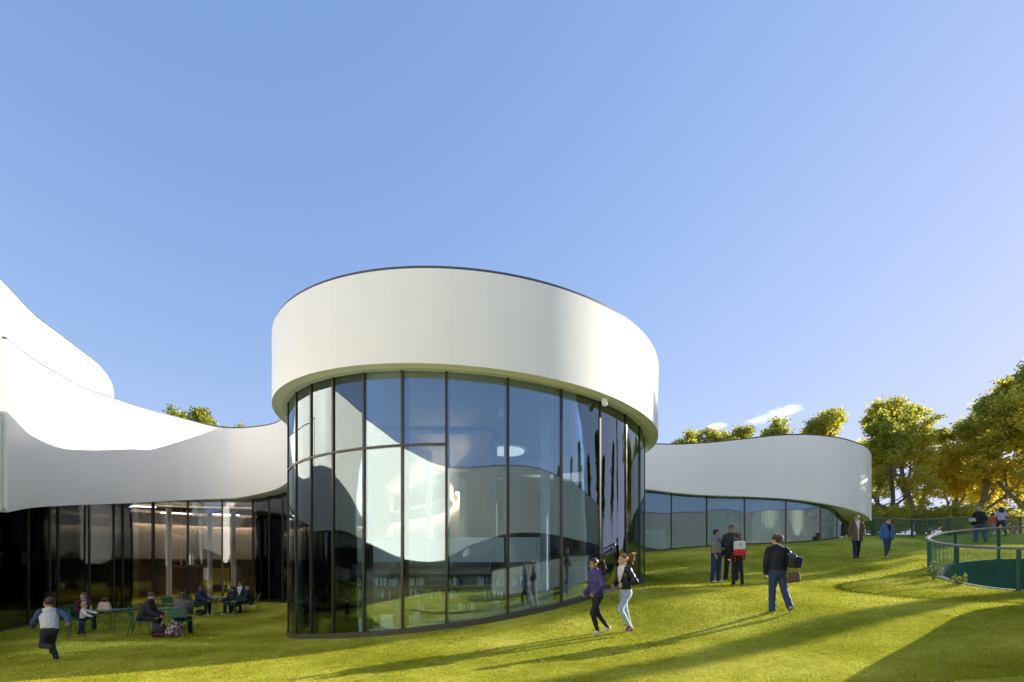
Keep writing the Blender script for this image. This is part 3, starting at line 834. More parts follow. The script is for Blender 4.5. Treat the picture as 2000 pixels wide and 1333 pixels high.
pr = thing('patio_railing', 'round green mesh railing with flat handrail around the sunken patio', 'railing', (PIT[0], PIT[1], gz(PIT[0] - PIT[2], PIT[1])))
tp = np.linspace(0, 2 * math.pi, 181)[:-1] + math.radians(150)
railing(pr, np.column_stack([PIT[0] + (PIT[2] + .12) * np.cos(tp), PIT[1] + (PIT[2] + .12) * np.sin(tp)]), True, 1.06, .032, .0066, 1.45)
bf = thing('garden_fence', 'long green mesh fence along the lawn edge below the trees', 'fence', (24, 28, gz(24, 28)))
BP = catmull([(13.0, 32.5), (16.4, 30.4), (18.6, 28.4), (20.2, 27.4), (24, 27.6), (30, 28.2), (40, 30), (52, 33)], 20)
railing(bf, BP, False, 1.0, .06, .015, 2.3, post_w=.14)
gw = thing('shade_wall', 'low white garden wall beside the lawn right of the camera', 'wall', (8, 7, gz(8, 7)))
WP = catmull([(14.2, 9.0), (12.5, 10.25), (9.8, 8.3), (7.3, 6.25), (5.2, 3.8), (4.2, 0.5), (4.0, -3)], 10)  # unseen wall, added for the shade it casts on the lawn corner
wg = ground(WP[:, 0], WP[:, 1])
WN = normals(np.column_stack([WP, WP]))
slab_part(gw, np.column_stack([WP, WP]), WN, -.12, .12, wg - .3, wg + 1.22, 'wall_body', M_CLAD)
slab_part(gw, np.column_stack([WP, WP]), WN, -.15, .15, wg + 1.222, wg + 1.27, 'wall_coping', M_COPING)

# ------------------------------------------------------------------ trees
def leaf_mat(name, cols, tr=.5):
    m = bpy.data.materials.new(name); m.use_nodes = True
    nt = m.node_tree; nt.nodes.clear(); N = lambda t: nt.nodes.new(t)
    o = N('ShaderNodeOutputMaterial'); tc = N('ShaderNodeTexCoord')
    oi = N('ShaderNodeObjectInfo')
    n1 = N('ShaderNodeTexNoise'); n1.inputs['Scale'].default_value = .55; n1.inputs['Detail'].default_value = 3
    n2 = N('ShaderNodeTexWhiteNoise'); n2.noise_dimensions = '3D'
    sn = N('ShaderNodeVectorMath'); sn.operation = 'SNAP'; sn.inputs[1].default_value = (.22, .22, .22)
    nt.links.new(tc.outputs['Object'], n1.inputs['Vector']); nt.links.new(tc.outputs['Object'], sn.inputs[0]); nt.links.new(sn.outputs[0], n2.inputs['Vector'])
    sx = N('ShaderNodeSeparateXYZ'); nt.links.new(tc.outputs['Generated'], sx.inputs[0])
    a = N('ShaderNodeMath'); a.operation = 'MULTIPLY_ADD'; a.inputs[1].default_value = .45; nt.links.new(n1.outputs['Fac'], a.inputs[0])
    b = N('ShaderNodeMath'); b.operation = 'MULTIPLY'; b.inputs[1].default_value = .30; nt.links.new(n2.outputs['Value'], b.inputs[0]); nt.links.new(b.outputs[0], a.inputs[2])
    c = N('ShaderNodeMath'); c.operation = 'MULTIPLY_ADD'; c.inputs[1].default_value = .42; nt.links.new(sx.outputs['Z'], c.inputs[0]); nt.links.new(a.outputs[0], c.inputs[2])
    d = N('ShaderNodeMath'); d.operation = 'MULTIPLY_ADD'; d.inputs[1].default_value = .14; nt.links.new(oi.outputs['Random'], d.inputs[0]); nt.links.new(c.outputs[0], d.inputs[2])
    r = N('ShaderNodeValToRGB'); e = r.color_ramp.elements
    pos = np.linspace(.25, .98, len(cols))
    e[0].position = pos[0]; e[0].color = (*cols[0], 1); e[1].position = pos[-1]; e[1].color = (*cols[-1], 1)
    for p, cc in zip(pos[1:-1], cols[1:-1]): x = e.new(p); x.color = (*cc, 1)
    nt.links.new(d.outputs[0], r.inputs[0])
    df = N('ShaderNodeBsdfDiffuse'); tl = N('ShaderNodeBsdfTranslucent'); mx = N('ShaderNodeMixShader'); mx.inputs[0].default_value = tr
    nt.links.new(r.outputs[0], df.inputs[0]); nt.links.new(r.outputs[0], tl.inputs[0])
    nt.links.new(df.outputs[0], mx.inputs[1]); nt.links.new(tl.outputs[0], mx.inputs[2]); nt.links.new(mx.outputs[0], o.inputs[0])
    return m
M_BARK = mat('plane_bark', (.20, .165, .12), .85, noise=(3, .3), bump=(8, .5))
M_LEAF_GOLD = leaf_mat('autumn_leaves', [(.62, .41, .06), (.70, .53, .07), (.66, .55, .08), (.53, .50, .08), (.38, .40, .07), (.26, .29, .06)], .64)
M_LEAF_DARK = leaf_mat('poplar_leaves', [(.24, .28, .04), (.17, .23, .035), (.11, .17, .03)], .6)

def grow(seed, H, spread, levels, nkids, ang, ratio, trunk, r0, up=.25):
    """returns branch polylines with radii and the twig points the leaves sit on"""
    R = random.Random(seed); segs = []; tips = []
    def rec(p, d, L, r, lev):
        n = 4 if lev < 2 else 3
        pts = [p.copy()]; q = p.copy(); dd = d.copy()
        for i in range(n):
            dd = (dd + Vector((R.gauss(0, .13), R.gauss(0, .13), R.gauss(0, .08) + up * .25))).normalized()
            q = q + dd * (L / n); pts.append(q.copy())
        rr = [r * (1 - .55 * i / n) for i in range(n + 1)]
        segs.append((pts, rr, lev))
        if lev >= levels:
            tips.extend(pts[1:]); return
        if lev >= levels - 1: tips.extend(pts[2:])
        k = nkids[min(lev, len(nkids) - 1)]
        ph = R.random() * 6.28
        for i in range(k):
            f = (.35 if lev else (.55 if trunk < H * .5 else .12)) + (.65 if lev else (.45 if trunk < H * .5 else .88)) * (i + 1) / k
            f = min(f, 1.0); x = f * n; i0 = min(int(x), n - 1)
            b = pts[i0].lerp(pts[i0 + 1], x - i0)
            ph += 2.4 + R.gauss(0, .3)
            a = math.radians(R.gauss(ang[min(lev, len(ang) - 1)], 7))
            t = Vector((0, 0, 1)) if abs(dd.z) < .9 else Vector((1, 0, 0))
            s1 = dd.cross(t).normalized(); s2 = dd.cross(s1).normalized()
            nd = dd * math.cos(a) + (s1 * math.cos(ph) + s2 * math.sin(ph)) * math.sin(a)
            nd = (nd + Vector((0, 0, up))).normalized()
            rec(b, nd, L * ratio * R.uniform(.75, 1.2) * (1.0 if lev else (1.25 - .75 * f if trunk > H * .5 else 1.15)), rr[i0] * .62, lev + 1)
    rec(Vector((0, 0, -.2)), Vector((R.gauss(0, .04), R.gauss(0, .04), 1)), trunk, r0, 0)
    return segs, np.array([tuple(t) for t in tips])

def tree_proto(seed, H, width, levels, nkids, ang, ratio, trunk_f, nleaf, leaf, sig, up=.25, low=0, r0=.018):
    segs, tips = grow(seed, H, width, levels, nkids, ang, ratio, H * trunk_f, H * r0, up)
    zmax = tips[:, 2].max(); rad = np.percentile(np.hypot(tips[:, 0], tips[:, 1]), 97)
    sc_ = np.array([width / rad, width / rad, H / zmax])
    mb = MB()
    for pts, rr, lev in segs:
        if lev > 3: continue
        mb.tube([tuple(np.array(p) * sc_) for p in pts], [max(x, .012) for x in rr], 8 if lev < 2 else 5, caps=False)
    tips = tips * sc_
    g = np.random.default_rng(seed)
    c = tips[g.integers(0, len(tips), nleaf)] + g.normal(0, sig, (nleaf, 3)) * np.array([1, 1, .8])
    if low: c = c[c[:, 2] > low]
    n = len(c)
    a = g.normal(0, 1, (n, 3)); a /= np.linalg.norm(a, axis=1)[:, None]
    b = np.cross(a, g.normal(0, 1, (n, 3))); b /= np.linalg.norm(b, axis=1)[:, None]
    sz = (leaf * g.uniform(.6, 1.25, n))[:, None]
    v = np.stack([c - a * sz, c - b * sz * .62 + a * sz * .1, c + a * sz, c + b * sz * .62 + a * sz * .1], 1).reshape(-1, 3)
    return mb.mesh('trunk', True), fast_mesh('crown', v, np.arange(n * 4).reshape(-1, 4))

protos = {
    'a': tree_proto(3, 11.5, 3.4, 4, [9, 5, 4, 4], [48, 46, 45], .44, .62, 20000, .112, .21, up=.12, low=.4),
    'b': tree_proto(8, 11.5, 3.7, 4, [10, 5, 4, 4], [50, 46, 45], .42, .64, 21000, .112, .21, up=.12, low=.4),
    'c': tree_proto(21, 12.5, 4.2, 4, [10, 5, 4, 4], [55, 46, 45], .44, .62, 24000, .118, .23, up=.12, low=.4),
    'q': tree_proto(6, 17.0, 2.6, 3, [16, 4, 4], [20, 28, 32], .30, .82, 6500, .20, .35, up=.45, r0=.010),
    'p': tree_proto(5, 17.0, 1.5, 3, [16, 4, 4], [18, 24, 30], .30, .80, 15000, .14, .22, up=.5, r0=.011),
}
for k, (tm, cm) in protos.items():
    tm.materials.append(M_BARK); cm.materials.append(M_LEAF_DARK if k in 'pq' else M_LEAF_GOLD)
def plant_tree(k, name, label, x, y, h, group, rz=None, wide=1.0):
    H0 = {'a': 11.5, 'b': 11.5, 'c': 12.5, 'p': 17.0, 'q': 17.0}[k]
    t = thing(name, label, 'tree', (x, y, gz(x, y)), rnd.uniform(0, 6.28) if rz is None else rz, group)
    s = h / H0
    for part, me in zip(('trunk', 'crown'), protos[k]):
        obj(part, me, None, t, scale=(s * wide, s * wide, s))
def top_at(px, py, d):
    p = at(px, py, d); return p[0], p[1], p[2] - gz(p[0], p[1])
GR = 'golden plane trees beyond the garden fence'
GB = 'tree tops showing above the right wing'
GL = 'tree tops showing above the left wing'
for k, px, py, d, w, lab in (
    ('a', 1744, 806, 35, 1.1, 'golden plane tree just right of the rounded wing end'),
    ('b', 1800, 772, 37, 1.1, 'taller golden green plane tree above the boy in blue'),
    ('a', 1904, 768, 35, 1.2, 'golden plane tree behind the man and child by the railing'),
    ('c', 2002, 690, 34, 1.25, 'tallest golden plane tree cut off by the right edge'),
    ('b', 1856, 842, 40, 1.15, 'lower golden tree filling the gap between the two pairs of planes'),
    ('c', 1958, 800, 45, 1.1, 'golden tree behind the tallest plane at the right edge'),
    ('c', 1710, 900, 46, 1.0, 'low golden tree glimpsed past the end of the right wing')):
    x, y, h = top_at(px, py, d)
    plant_tree(k, 'plane_tree', lab, x, y, h, GR, wide=w * 11.5 / h * (h / 11.5) ** .5 if h < 9 else w)
for k, px, py, d, w, lab in (
    ('a', 1312, 848, 44, 1.08, 'tree top peeking over the right wing next to the drum'),
    ('b', 1418, 826, 45, 1.08, 'tree top above the right wing under the small cloud'),
    ('a', 1498, 824, 45, 0.97, 'low tree top between the two larger ones over the right wing'),
    ('c', 1588, 806, 44, 1.15, 'largest rounded tree top above the right wing')):
    x, y, h = top_at(px, py, d); plant_tree(k, 'plane_tree', lab, x, y, h, GB, wide=w)
for k, px, py, d, w, lab in (
    ('b', 268, 790, 50, 1.08, 'tree top showing beside the tall left storey'),
    ('a', 332, 806, 50, 1.08, 'tree top in the middle of the left wing roofline'),
    ('c', 418, 814, 50, 0.94, 'bushy tree top above the lowest stretch of the left wing'),
    ('a', 506, 832, 50, 0.81, 'small tree top between the left wing and the drum')):
    x, y, h = top_at(px, py, d); plant_tree(k, 'plane_tree', lab, x, y, h, GL, wide=w)
for k, x, y, h in (('c', 47, 33.2, 21), ('b', 56, 38.8, 19)):
    plant_tree(k, 'plane_tree', 'golden plane tree past the right edge, ' + ('nearer the lawn' if x < 50 else 'farther from the lawn'), x, y, h, 'plane trees beyond the right edge', wide=.42 if h > 25 else .42)
for x, y, h in ((48, 26.0, 17), (62, 23, 17), (61, 15, 15), (60, 8, 18), (60, 1, 15), (58, -7, 17), (57, -15, 16), (55, -23, 15)):
    plant_tree('p' if y > 25 else 'q', 'poplar_tree', 'slender poplar past the right edge whose thin shadow crosses the lawn' if y > 25 else 'slender poplar mirrored in the right drum panes, %s from the left' % ['seventh', 'sixth', 'fifth', 'fourth', 'third', 'second', 'first'][min(6, int(round((23 - y) / 7.6)))], x, y, h, 'poplars beyond the right edge', wide=.62 if y > 25 else 1.0)
# undergrowth behind the fence
bush_t, bush_c = tree_proto(31, 3.0, 2.6, 3, [9, 5, 4], [60, 50, 45], .55, .5, 3600, .14, .26, up=.05, low=.05)
bush_t.materials.append(M_BARK); bush_c.materials.append(M_LEAF_GOLD)
R_ = random.Random(12)
spots = [(1722, 32.5, 2.4), (1790, 33.0, 2.2), (1846, 32.0, 2.6), (1900, 33.5, 2.3), (1968, 33.0, 2.6), (1690, 36, 3.0), (1620, 35, 3.0)]
where = ['at the end of the right wing', 'right of the boy in blue', 'above the left end of the patio railing', 'left of the man in the cap', 'behind the girl in lilac', 'seen past the wing corner', 'seen through the glazing near the wing end']
for (px, d, h), wh in zip(spots, where):
    x = (px - CX) / F * d
    t = thing('golden_bush', 'golden autumn bush beyond the fence ' + wh, 'bush', (x, d, gz(x, d)), R_.uniform(0, 6.28), 'golden bushes beyond the fence')
    k = h / 3.0 * .78
    for part, me in (('stems', bush_t), ('foliage', bush_c)): obj(part, me, None, t, scale=(k, k, k))

# ------------------------------------------------------------------ garden furniture
M_FURN = mat('green_enamel', (.010, .105, .062), .32, spec=.55)
def make_table(label, x, y, r=.55, h=.72, rz=0.0):
    t = thing('garden_table', label, 'table', (x, y, gz(x, y)), rz, 'green metal garden tables')
    MB().lathe([(r - .02, h - .03), (r, h - .028), (r, h - .004), (r - .006, h)], (0, 0, 0), 36).build('table_top', M_FURN, t)
    for sx in (-1, 1):
        for sy in (-1, 1):
            MB().tube([(sx * r * .62, sy * r * .62, h - .02), (sx * r * .66, sy * r * .66, 0)], .014, 8).build('leg', M_FURN, t)
    for sx in (-1, 1):
        MB().tube([(sx * r * .63, -r * .63, h - .1), (sx * r * .65, r * .65, .12)], .009, 6).build('brace', M_FURN, t)
    return t
chair_parts = None
def make_chair(label, x, y, rz):
    """seat faces local -Y"""
    global chair_parts
    t = thing('garden_chair', label, 'chair', (x, y, gz(x, y)), rz, 'green metal garden chairs')
    if chair_parts is None:
        chair_parts = []
        for i in range(7):
            yy = -.22 + i * .068
            chair_parts.append(('seat_slat', MB().box((0, yy, .452 - .02 * (i / 6)), (.44, .05, .012)).mesh('seat_slat')))
        for i in range(3):
            zz = .62 + i * .085
            chair_parts.append(('back_slat', MB().box((0, .235 + (zz - .45) * .25, zz), (.42, .014, .066)).mesh('back_slat')))
        for s in (-1, 1):
            chair_parts.append(('leg', MB().tube([(s * .235, .30, 0), (s * .225, .215, .44), (s * .22, .33, .86)], .013, 8).mesh('leg', True)))
            chair_parts.append(('leg', MB().tube([(s * .235, -.25, 0), (s * .23, -.235, .44)], .013, 8).mesh('leg', True)))
            chair_parts.append(('seat_rail', MB().tube([(s * .228, -.24, .44), (s * .226, .225, .425)], .012, 8).mesh('seat_rail', True)))
        chair_parts.append(('top_rail', MB().tube([(-.22, .33, .855), (.22, .33, .855)], .013, 8).mesh('top_rail', True)))
        for _, me in chair_parts: me.materials.append(M_FURN)
    for n, me in chair_parts: obj(n, me, None, t)
    return t
D2R = math.radians
make_table('round green table with the cream handbag on it', -13.02, 15.75, .56)
make_table('round green table between the two seated pupils leaning together', -11.75, 16.55, .5, rz=.4)
make_table('empty green table standing closest to the dark glazing', -15.2, 21.4, .5, rz=.2)
make_table('green table with the far group of four seated people', -13.05, 21.85, .6, rz=.3)
make_chair('empty green chair nearest the running boy', -12.95, 14.15, D2R(80))
make_chair('green chair under the woman in the maroon cardigan', -14.02, 15.75, D2R(75))
make_chair('green chair under the person in the dark grey jacket', -11.30, 14.75, D2R(115))
make_chair('green chair with its open back towards the lawn, under the long-haired girl', -10.18, 14.85, D2R(195))
make_chair('empty green chair left of the two leaning pupils', -12.55, 16.9, D2R(100))
make_chair('empty green chair at the table closest to the glazing', -14.6, 20.7, D2R(185))
make_chair('green chair under the person in navy at the far table', -13.75, 21.1, D2R(100))
make_chair('green chair under the youth in the white shirt', -12.72, 22.75, D2R(5))
make_chair('green chair at the right of the far table, with the person in dark grey', -12.15, 21.25, D2R(-110))
make_chair('green chair rightmost in the courtyard, with the person in black', -11.85, 22.0, D2R(-75))

# ------------------------------------------------------------------ signed-distance modelling for people and bags
def surface_nets(fn, lo, hi, h):
    lo = np.array(lo, float); hi = np.array(hi, float)
    n = np.maximum(np.ceil((hi - lo) / h).astype(int) + 1, 3)
    ax = [lo[i] + h * np.arange(n[i]) for i in range(3)]
    P = np.stack(np.meshgrid(*ax, indexing='ij'), -1).reshape(-1, 3)
    V = fn(P).reshape(n).astype(np.float32)
    S = V < 0
    cnt = np.zeros(n - 1, np.int8)
    for i in (0, 1):
        for j in (0, 1):
            for k in (0, 1):
                cnt += S[i:n[0] - 1 + i, j:n[1] - 1 + j, k:n[2] - 1 + k]
    act = (cnt > 0) & (cnt < 8)
    ci = np.argwhere(act)
    if len(ci) == 0: return np.zeros((0, 3)), np.zeros((0, 4), int)
    vid = -np.ones(n - 1, int); vid[act] = np.arange(len(ci))
    acc = np.zeros((len(ci), 3)); num = np.zeros(len(ci))
    corners = [(0, 0, 0), (1, 0, 0), (0, 1, 0), (1, 1, 0), (0, 0, 1), (1, 0, 1), (0, 1, 1), (1, 1, 1)]
    cv = [V[ci[:, 0] + c[0], ci[:, 1] + c[1], ci[:, 2] + c[2]] for c in corners]
    for a in range(8):
        for b in range(a + 1, 8):
            ca, cb = np.array(corners[a]), np.array(corners[b])
            if np.abs(ca - cb).sum() != 1: continue
            x = (cv[a] < 0) != (cv[b] < 0)
            t = np.where(x, cv[a] / np.where(x, cv[a] - cv[b], 1), 0)
            acc += x[:, None] * (ca + t[:, None] * (cb - ca)); num += x
    verts = lo + (ci + acc / num[:, None]) * h
    quads = []
    for d in range(3):
        e1, e2 = (d + 1) % 3, (d + 2) % 3
        sl0 = [slice(None)] * 3; sl1 = [slice(None)] * 3
        sl0[d] = slice(0, n[d] - 1); sl1[d] = slice(1, n[d])
        A, B = S[tuple(sl0)], S[tuple(sl1)]
        idx = np.argwhere(A != B)
        ok = (idx[:, e1] > 0) & (idx[:, e2] > 0) & (idx[:, e1] < n[e1] - 1) & (idx[:, e2] < n[e2] - 1)
        idx = idx[ok]
        flip = A[idx[:, 0], idx[:, 1], idx[:, 2]]
        def cell(o1, o2):
            c = idx.copy(); c[:, e1] -= o1; c[:, e2] -= o2
            return vid[c[:, 0], c[:, 1], c[:, 2]]
        q = np.stack([cell(1, 1), cell(0, 1), cell(0, 0), cell(1, 0)], 1)
        q[~flip] = q[~flip][:, ::-1]
        quads.append(q)
    return verts, np.concatenate(quads)

def d_prim(p, P):
    k = p[0]
    if k == 'cap':
        _, a, b, ra, rb = p
        ab = b - a; t = np.clip((P - a) @ ab / max(ab @ ab, 1e-9), 0, 1)
        return np.linalg.norm(P - a - t[:, None] * ab, axis=1) - (ra + (rb - ra) * t)
    if k == 'flat':                       # tapered capsule with an elliptical section: R = rows side, fwd, up
        _, a, b, ra, rb, R, ratio = p
        s = np.array([1, 1 / ratio, 1])
        Q = ((P - a) @ R.T) * s; B = (R @ (b - a)) * s
        t = np.clip(Q @ B / max(B @ B, 1e-9), 0, 1)
        return (np.linalg.norm(Q - t[:, None] * B, axis=1) - (ra + (rb - ra) * t)) * min(1, ratio * 1.15)
    if k == 'ell':
        _, c, r, R = p
        Q = ((P - c) @ R.T) / np.array(r)
        l = np.linalg.norm(Q, axis=1)
        return (l - 1) * min(r)
    if k == 'box':
        _, c, hf, R, rd = p
        q = np.abs((P - c) @ R.T) - (np.array(hf) - rd)
        return np.linalg.norm(np.maximum(q, 0), axis=1) + np.minimum(q.max(1), 0) - rd
def sdf(prims, k=.02, cuts=(), wob=0.0, infl=0.0):
    def fn(P):
        d = None
        for p in prims:
            x = d_prim(p, P)
            if d is None: d = x
            else:
                d = np.minimum(d, x) - np.maximum(k - np.abs(d - x), 0) ** 2 / (4 * k)
        d = d - infl
        if wob: d = d + wob * (np.sin(P[:, 2] * 47 + 3 * np.sin(P[:, 0] * 31)) + .8 * np.sin(P[:, 0] * 53 + P[:, 1] * 38 + P[:, 2] * 20))
        for c in cuts: d = np.maximum(d, c(P))
        return d
    return fn
def bounds(prims, pad):
    lo = np.full(3, 9e9); hi = -lo
    for p in prims:
        if p[0] in ('cap', 'flat'):
            r = max(p[3], p[4])
            lo = np.minimum(lo, np.minimum(p[1], p[2]) - r); hi = np.maximum(hi, np.maximum(p[1], p[2]) + r)
        elif p[0] == 'ell':
            r = max(p[2]); lo = np.minimum(lo, p[1] - r); hi = np.maximum(hi, p[1] + r)
        else:
            r = np.linalg.norm(p[2]); lo = np.minimum(lo, p[1] - r); hi = np.maximum(hi, p[1] + r)
    return lo - pad, hi + pad
def net(prims, h, k=.02, cuts=(), wob=0.0, infl=0.0):
    lo, hi = bounds(prims, infl + 2 * h + wob * 2)
    return surface_nets(sdf(prims, k, cuts, wob, infl), lo, hi, h)
def v3(*a): return np.array(a, float)
def rotm(axis, deg):
    return np.array(Matrix.Rotation(math.radians(deg), 3, axis))
I3 = np.eye(3)
def skin_mesh(name, parts):
    vs, fs, n = [], [], 0
    for v, f in parts:
        vs.append(v); fs.append(f + n); n += len(v)
    return fast_mesh(name, np.concatenate(vs), np.concatenate(fs), True)
def colm(name, c, rough=.75, noise=True):
    return mat(name, c, rough, spec=.25, noise=(14, .14) if noise else None)

SKIN = {'fair': (.58, .34, .24), 'tan': (.40, .22, .13), 'brown': (.26, .135, .075)}
M_EYE = mat('eye_dark', (.02, .015, .012), .3); M_LIP = mat('lip', (.36, .12, .10), .5)

def person(label, x, y, yaw, H, pose, wear, skin='fair', hair=('short', (.03, .02, .015)), child=0.0, build=1.0, h=.014, group=None, lift=0.0):
    """local frame: forward -Y, left +X, up +Z; yaw degrees (0 faces the camera, 90 faces right, -90 left, 180 away)"""
    s = H / 1.7
    hs = s * (1 + .55 * child)                      # head scale: children have bigger heads
    F_, L_, U_ = v3(0, -1, 0), v3(1, 0, 0), v3(0, 0, 1)
    lean = pose.get('lean', 4); roll = pose.get('roll', 0); twist = pose.get('twist', 0)
    T = rotm('Z', twist) @ rotm('Y', roll) @ rotm('X', lean)       # torso rotation: + lean tips forward (towards -Y)
    tf, tl, tu = T @ F_, T @ L_, T @ U_
    TR = np.stack([tl, tf, tu])
    pel = v3(0, 0, 0)
    b = build
    chest = pel + tu * .30 * s; neck = pel + tu * .50 * s
    headc = neck + tu * .045 * s + tf * .012 * s + U_ * .125 * hs
    hy, hp = pose.get('head', (0, 0))
    HR_ = T @ rotm('Z', hy) @ rotm('X', hp)
    hf, hl, hu = HR_ @ F_, HR_ @ L_, HR_ @ U_
    HR = np.stack([hl, hf, hu])
    J = {}
    for sd, sg in (('L', 1), ('R', -1)):
        p_, k_, a_ = (pose.get('leg' + sd, (0, 4, 3)))
        hip = pel + v3(sg * .088 * s, 0, -.03 * s)
        dirv = lambda pi, ab: v3(sg * math.sin(D2R(ab)), -math.sin(D2R(pi)) * math.cos(D2R(ab)), -math.cos(D2R(pi)) * math.cos(D2R(ab)))
        knee = hip + dirv(p_, a_) * .42 * s
        ank = knee + dirv(p_ - k_, a_ * .6) * .41 * s
        fp = pose.get('foot' + sd, None)
        fpitch = (p_ - k_) * .75 if fp is None else fp           # 0 = sole flat
        fd = v3(sg * .12, -math.cos(D2R(fpitch)), math.sin(D2R(fpitch)))
        fd /= np.linalg.norm(fd)
        fu = np.cross(np.cross(fd, U_), fd); fu /= np.linalg.norm(fu) + 1e-9
        if fu[2] < 0 and abs(fpitch) < 90: fu = -fu
        J['leg' + sd] = (hip, knee, ank, fd, fu)
        ap, aa, ae, ai = pose.get('arm' + sd, (6, 9, 18, 0))
        sh = pel + tu * .455 * s + tl * sg * .168 * s * (.85 + .15 * b)
        du = tl * sg * math.sin(D2R(aa)) + (tf * math.sin(D2R(ap)) - tu * math.cos(D2R(ap))) * math.cos(D2R(aa))
        el = sh + du * .285 * s
        pf = ap + ae
        df = -tl * sg * math.sin(D2R(ai)) + (tf * math.sin(D2R(pf)) - tu * math.cos(D2R(pf))) * math.cos(D2R(ai))
        wr = el + df * .25 * s
        J['arm' + sd] = (sh, el, wr, df)
    foot_low = []
    for sd in 'LR':
        hip, knee, ank, fd, fu = J['leg' + sd]
        foot_low.append(min((ank - fu * .075 * s + fd * .17 * s)[2], (ank - fu * .08 * s - fd * .05 * s)[2]))
    dz = -min(foot_low) + lift
    if 'pelvis' in pose: dz = pose['pelvis']
    sh_ = lambda q: q + v3(0, 0, dz)
    pel, chest, neck, headc = map(sh_, (pel, chest, neck, headc))
    for k in list(J):
        J[k] = tuple(sh_(q) if i < 3 else q for i, q in enumerate(J[k]))
    root = thing('person', label, 'person', (x, y, gz(x, y)), D2R(yaw), group)
    # ---- body
    legs, arms, torso = [], [], []
    for sd in 'LR':
        hip, knee, ank, fd, fu = J['leg' + sd]
        legs += [('cap', hip, knee, .082 * s * b, .055 * s * b), ('cap', knee, ank, .055 * s * b, .037 * s)]
        shd, el, wr, df = J['arm' + sd]
        arms += [('cap', shd, el, .05 * s * b, .038 * s * b), ('cap', el, wr, .037 * s * b, .025 * s)]
    torso = [('flat', pel + tu * .02 * s, chest, .150 * s * b, .160 * s * b, TR, .66), ('flat', chest, chest + tu * .12 * s, .160 * s * b, .145 * s * b, TR, .62),
             ('flat', pel, pel - tu * .03 * s, .160 * s * b, .14 * s * b, TR, .72)]
    for sg in (-1, 1): torso.append(('cap', chest + tu * .16 * s, chest + tu * .152 * s + tl * sg * .15 * s, .052 * s, .052 * s))
    neckp = [('cap', chest + tu * .15 * s, headc - hu * .06 * hs - hf * .01 * s, .055 * s, .05 * hs)]
    body = torso + neckp + arms + legs
    feet = []
    for sd in 'LR':
        hip, knee, ank, fd, fu = J['leg' + sd]
        feet.append(('cap', ank - fu * .045 * s - fd * .02 * s, ank - fu * .055 * s + fd * .14 * s, .036 * s, .028 * s))
    pieces = [net(body + feet, h * 1.1, .03, infl=-.004)]
    # head with features
    hd = lambda a, f_, u_: headc + hl * a * hs + hf * f_ * hs + hu * u_ * hs
    head = [('ell', hd(0, -.012, .022), (.076 * hs, .094 * hs, .098 * hs), HR), ('ell', hd(0, .018, -.045), (.058 * hs, .070 * hs, .078 * hs), HR),
            ('cap', hd(0, .086, .005), hd(0, .108, -.028), .010 * hs, .016 * hs), ('cap', hd(-.014, .072, -.098), hd(.014, .072, -.098), .018 * hs, .018 * hs),
            ('cap', hd(-.02, .082, -.066), hd(.02, .082, -.066), .010 * hs, .010 * hs), ('cap', hd(-.038, .074, .034), hd(.038, .074, .034), .012 * hs, .012 * hs)]
    for sg in (-1, 1): head += [('ell', hd(sg * .079, -.005, -.012), (.012 * hs, .02 * hs, .032 * hs), HR), ('ell', hd(sg * .042, .058, -.028), (.022 * hs, .022 * hs, .022 * hs), HR)]
    sock = [hd(sg * .033, .098, .008) for sg in (-1, 1)]
    hv, hq = net(head + neckp, .0075 * max(hs, .75), .014 * hs, cuts=[lambda P, q=q: .017 * hs - np.linalg.norm(P - q, axis=1) for q in sock] + [lambda P: (chest + tu * .13 * s - P) @ tu])
    pieces.append((hv, hq))
    # hands: palm, four unequal fingers with a bend, thumb from the side of the palm
    for sd, sg in (('L', 1), ('R', -1)):
        shd, el, wr, df = J['arm' + sd]
        ux = np.cross(df, tf); ux = ux / (np.linalg.norm(ux) + 1e-9) if np.linalg.norm(ux) > .2 else tl
        # palm plane: n = palm normal (towards the body), w = width direction
        nrm = -tl * sg; nrm = nrm - df * (nrm @ df); nrm /= np.linalg.norm(nrm) + 1e-9
        w_ = np.cross(df, nrm); 
        if w_ @ tf < 0: w_ = -w_
        hk = .95 * s * (1 + .1 * child)
        pc = wr + df * .045 * hk
        curl = pose.get('curl', .55)
        hand = [('flat', wr, wr + df * .075 * hk, .026 * hk, .040 * hk, np.stack([w_, nrm, df]), .42)]
        for i, (o_, ln) in enumerate(((.030, .066), (.011, .076), (-.009, .070), (-.028, .054))):
            b0 = wr + df * .082 * hk + w_ * o_ * hk
            d1 = df * math.cos(curl) + nrm * math.sin(curl); d2 = df * math.cos(curl * 2.2) + nrm * math.sin(curl * 2.2)
            m1 = b0 + d1 * ln * .5 * hk; e1 = m1 + d2 * ln * .5 * hk
            hand += [('cap', b0, m1, .0095 * hk, .009 * hk), ('cap', m1, e1, .009 * hk, .0075 * hk)]
        t0 = wr + df * .025 * hk + w_ * .026 * hk; t1 = t0 + (df * .5 + w_ * .75 + nrm * .25) * .036 * hk; t2 = t1 + (df * .85 + w_ * .2 + nrm * .4) * .032 * hk
        hand += [('cap', t0, t1, .012 * hk, .0105 * hk), ('cap', t1, t2, .0105 * hk, .008 * hk)]
        pieces.append(net(hand, .0065, .006))
    me = skin_mesh('body', pieces)
    sm = mat('skin_' + skin, SKIN[skin], .55, spec=.35)
    body_o = obj('body', me, [sm, M_EYE, M_LIP], root)
    # eyes and lips by face position
    off_ = len(pieces[0][1]); nf = len(hq)
    cen = hv[hq].mean(1)
    mi = np.zeros(len(me.polygons), np.int32)
    sub = np.zeros(nf, np.int32)
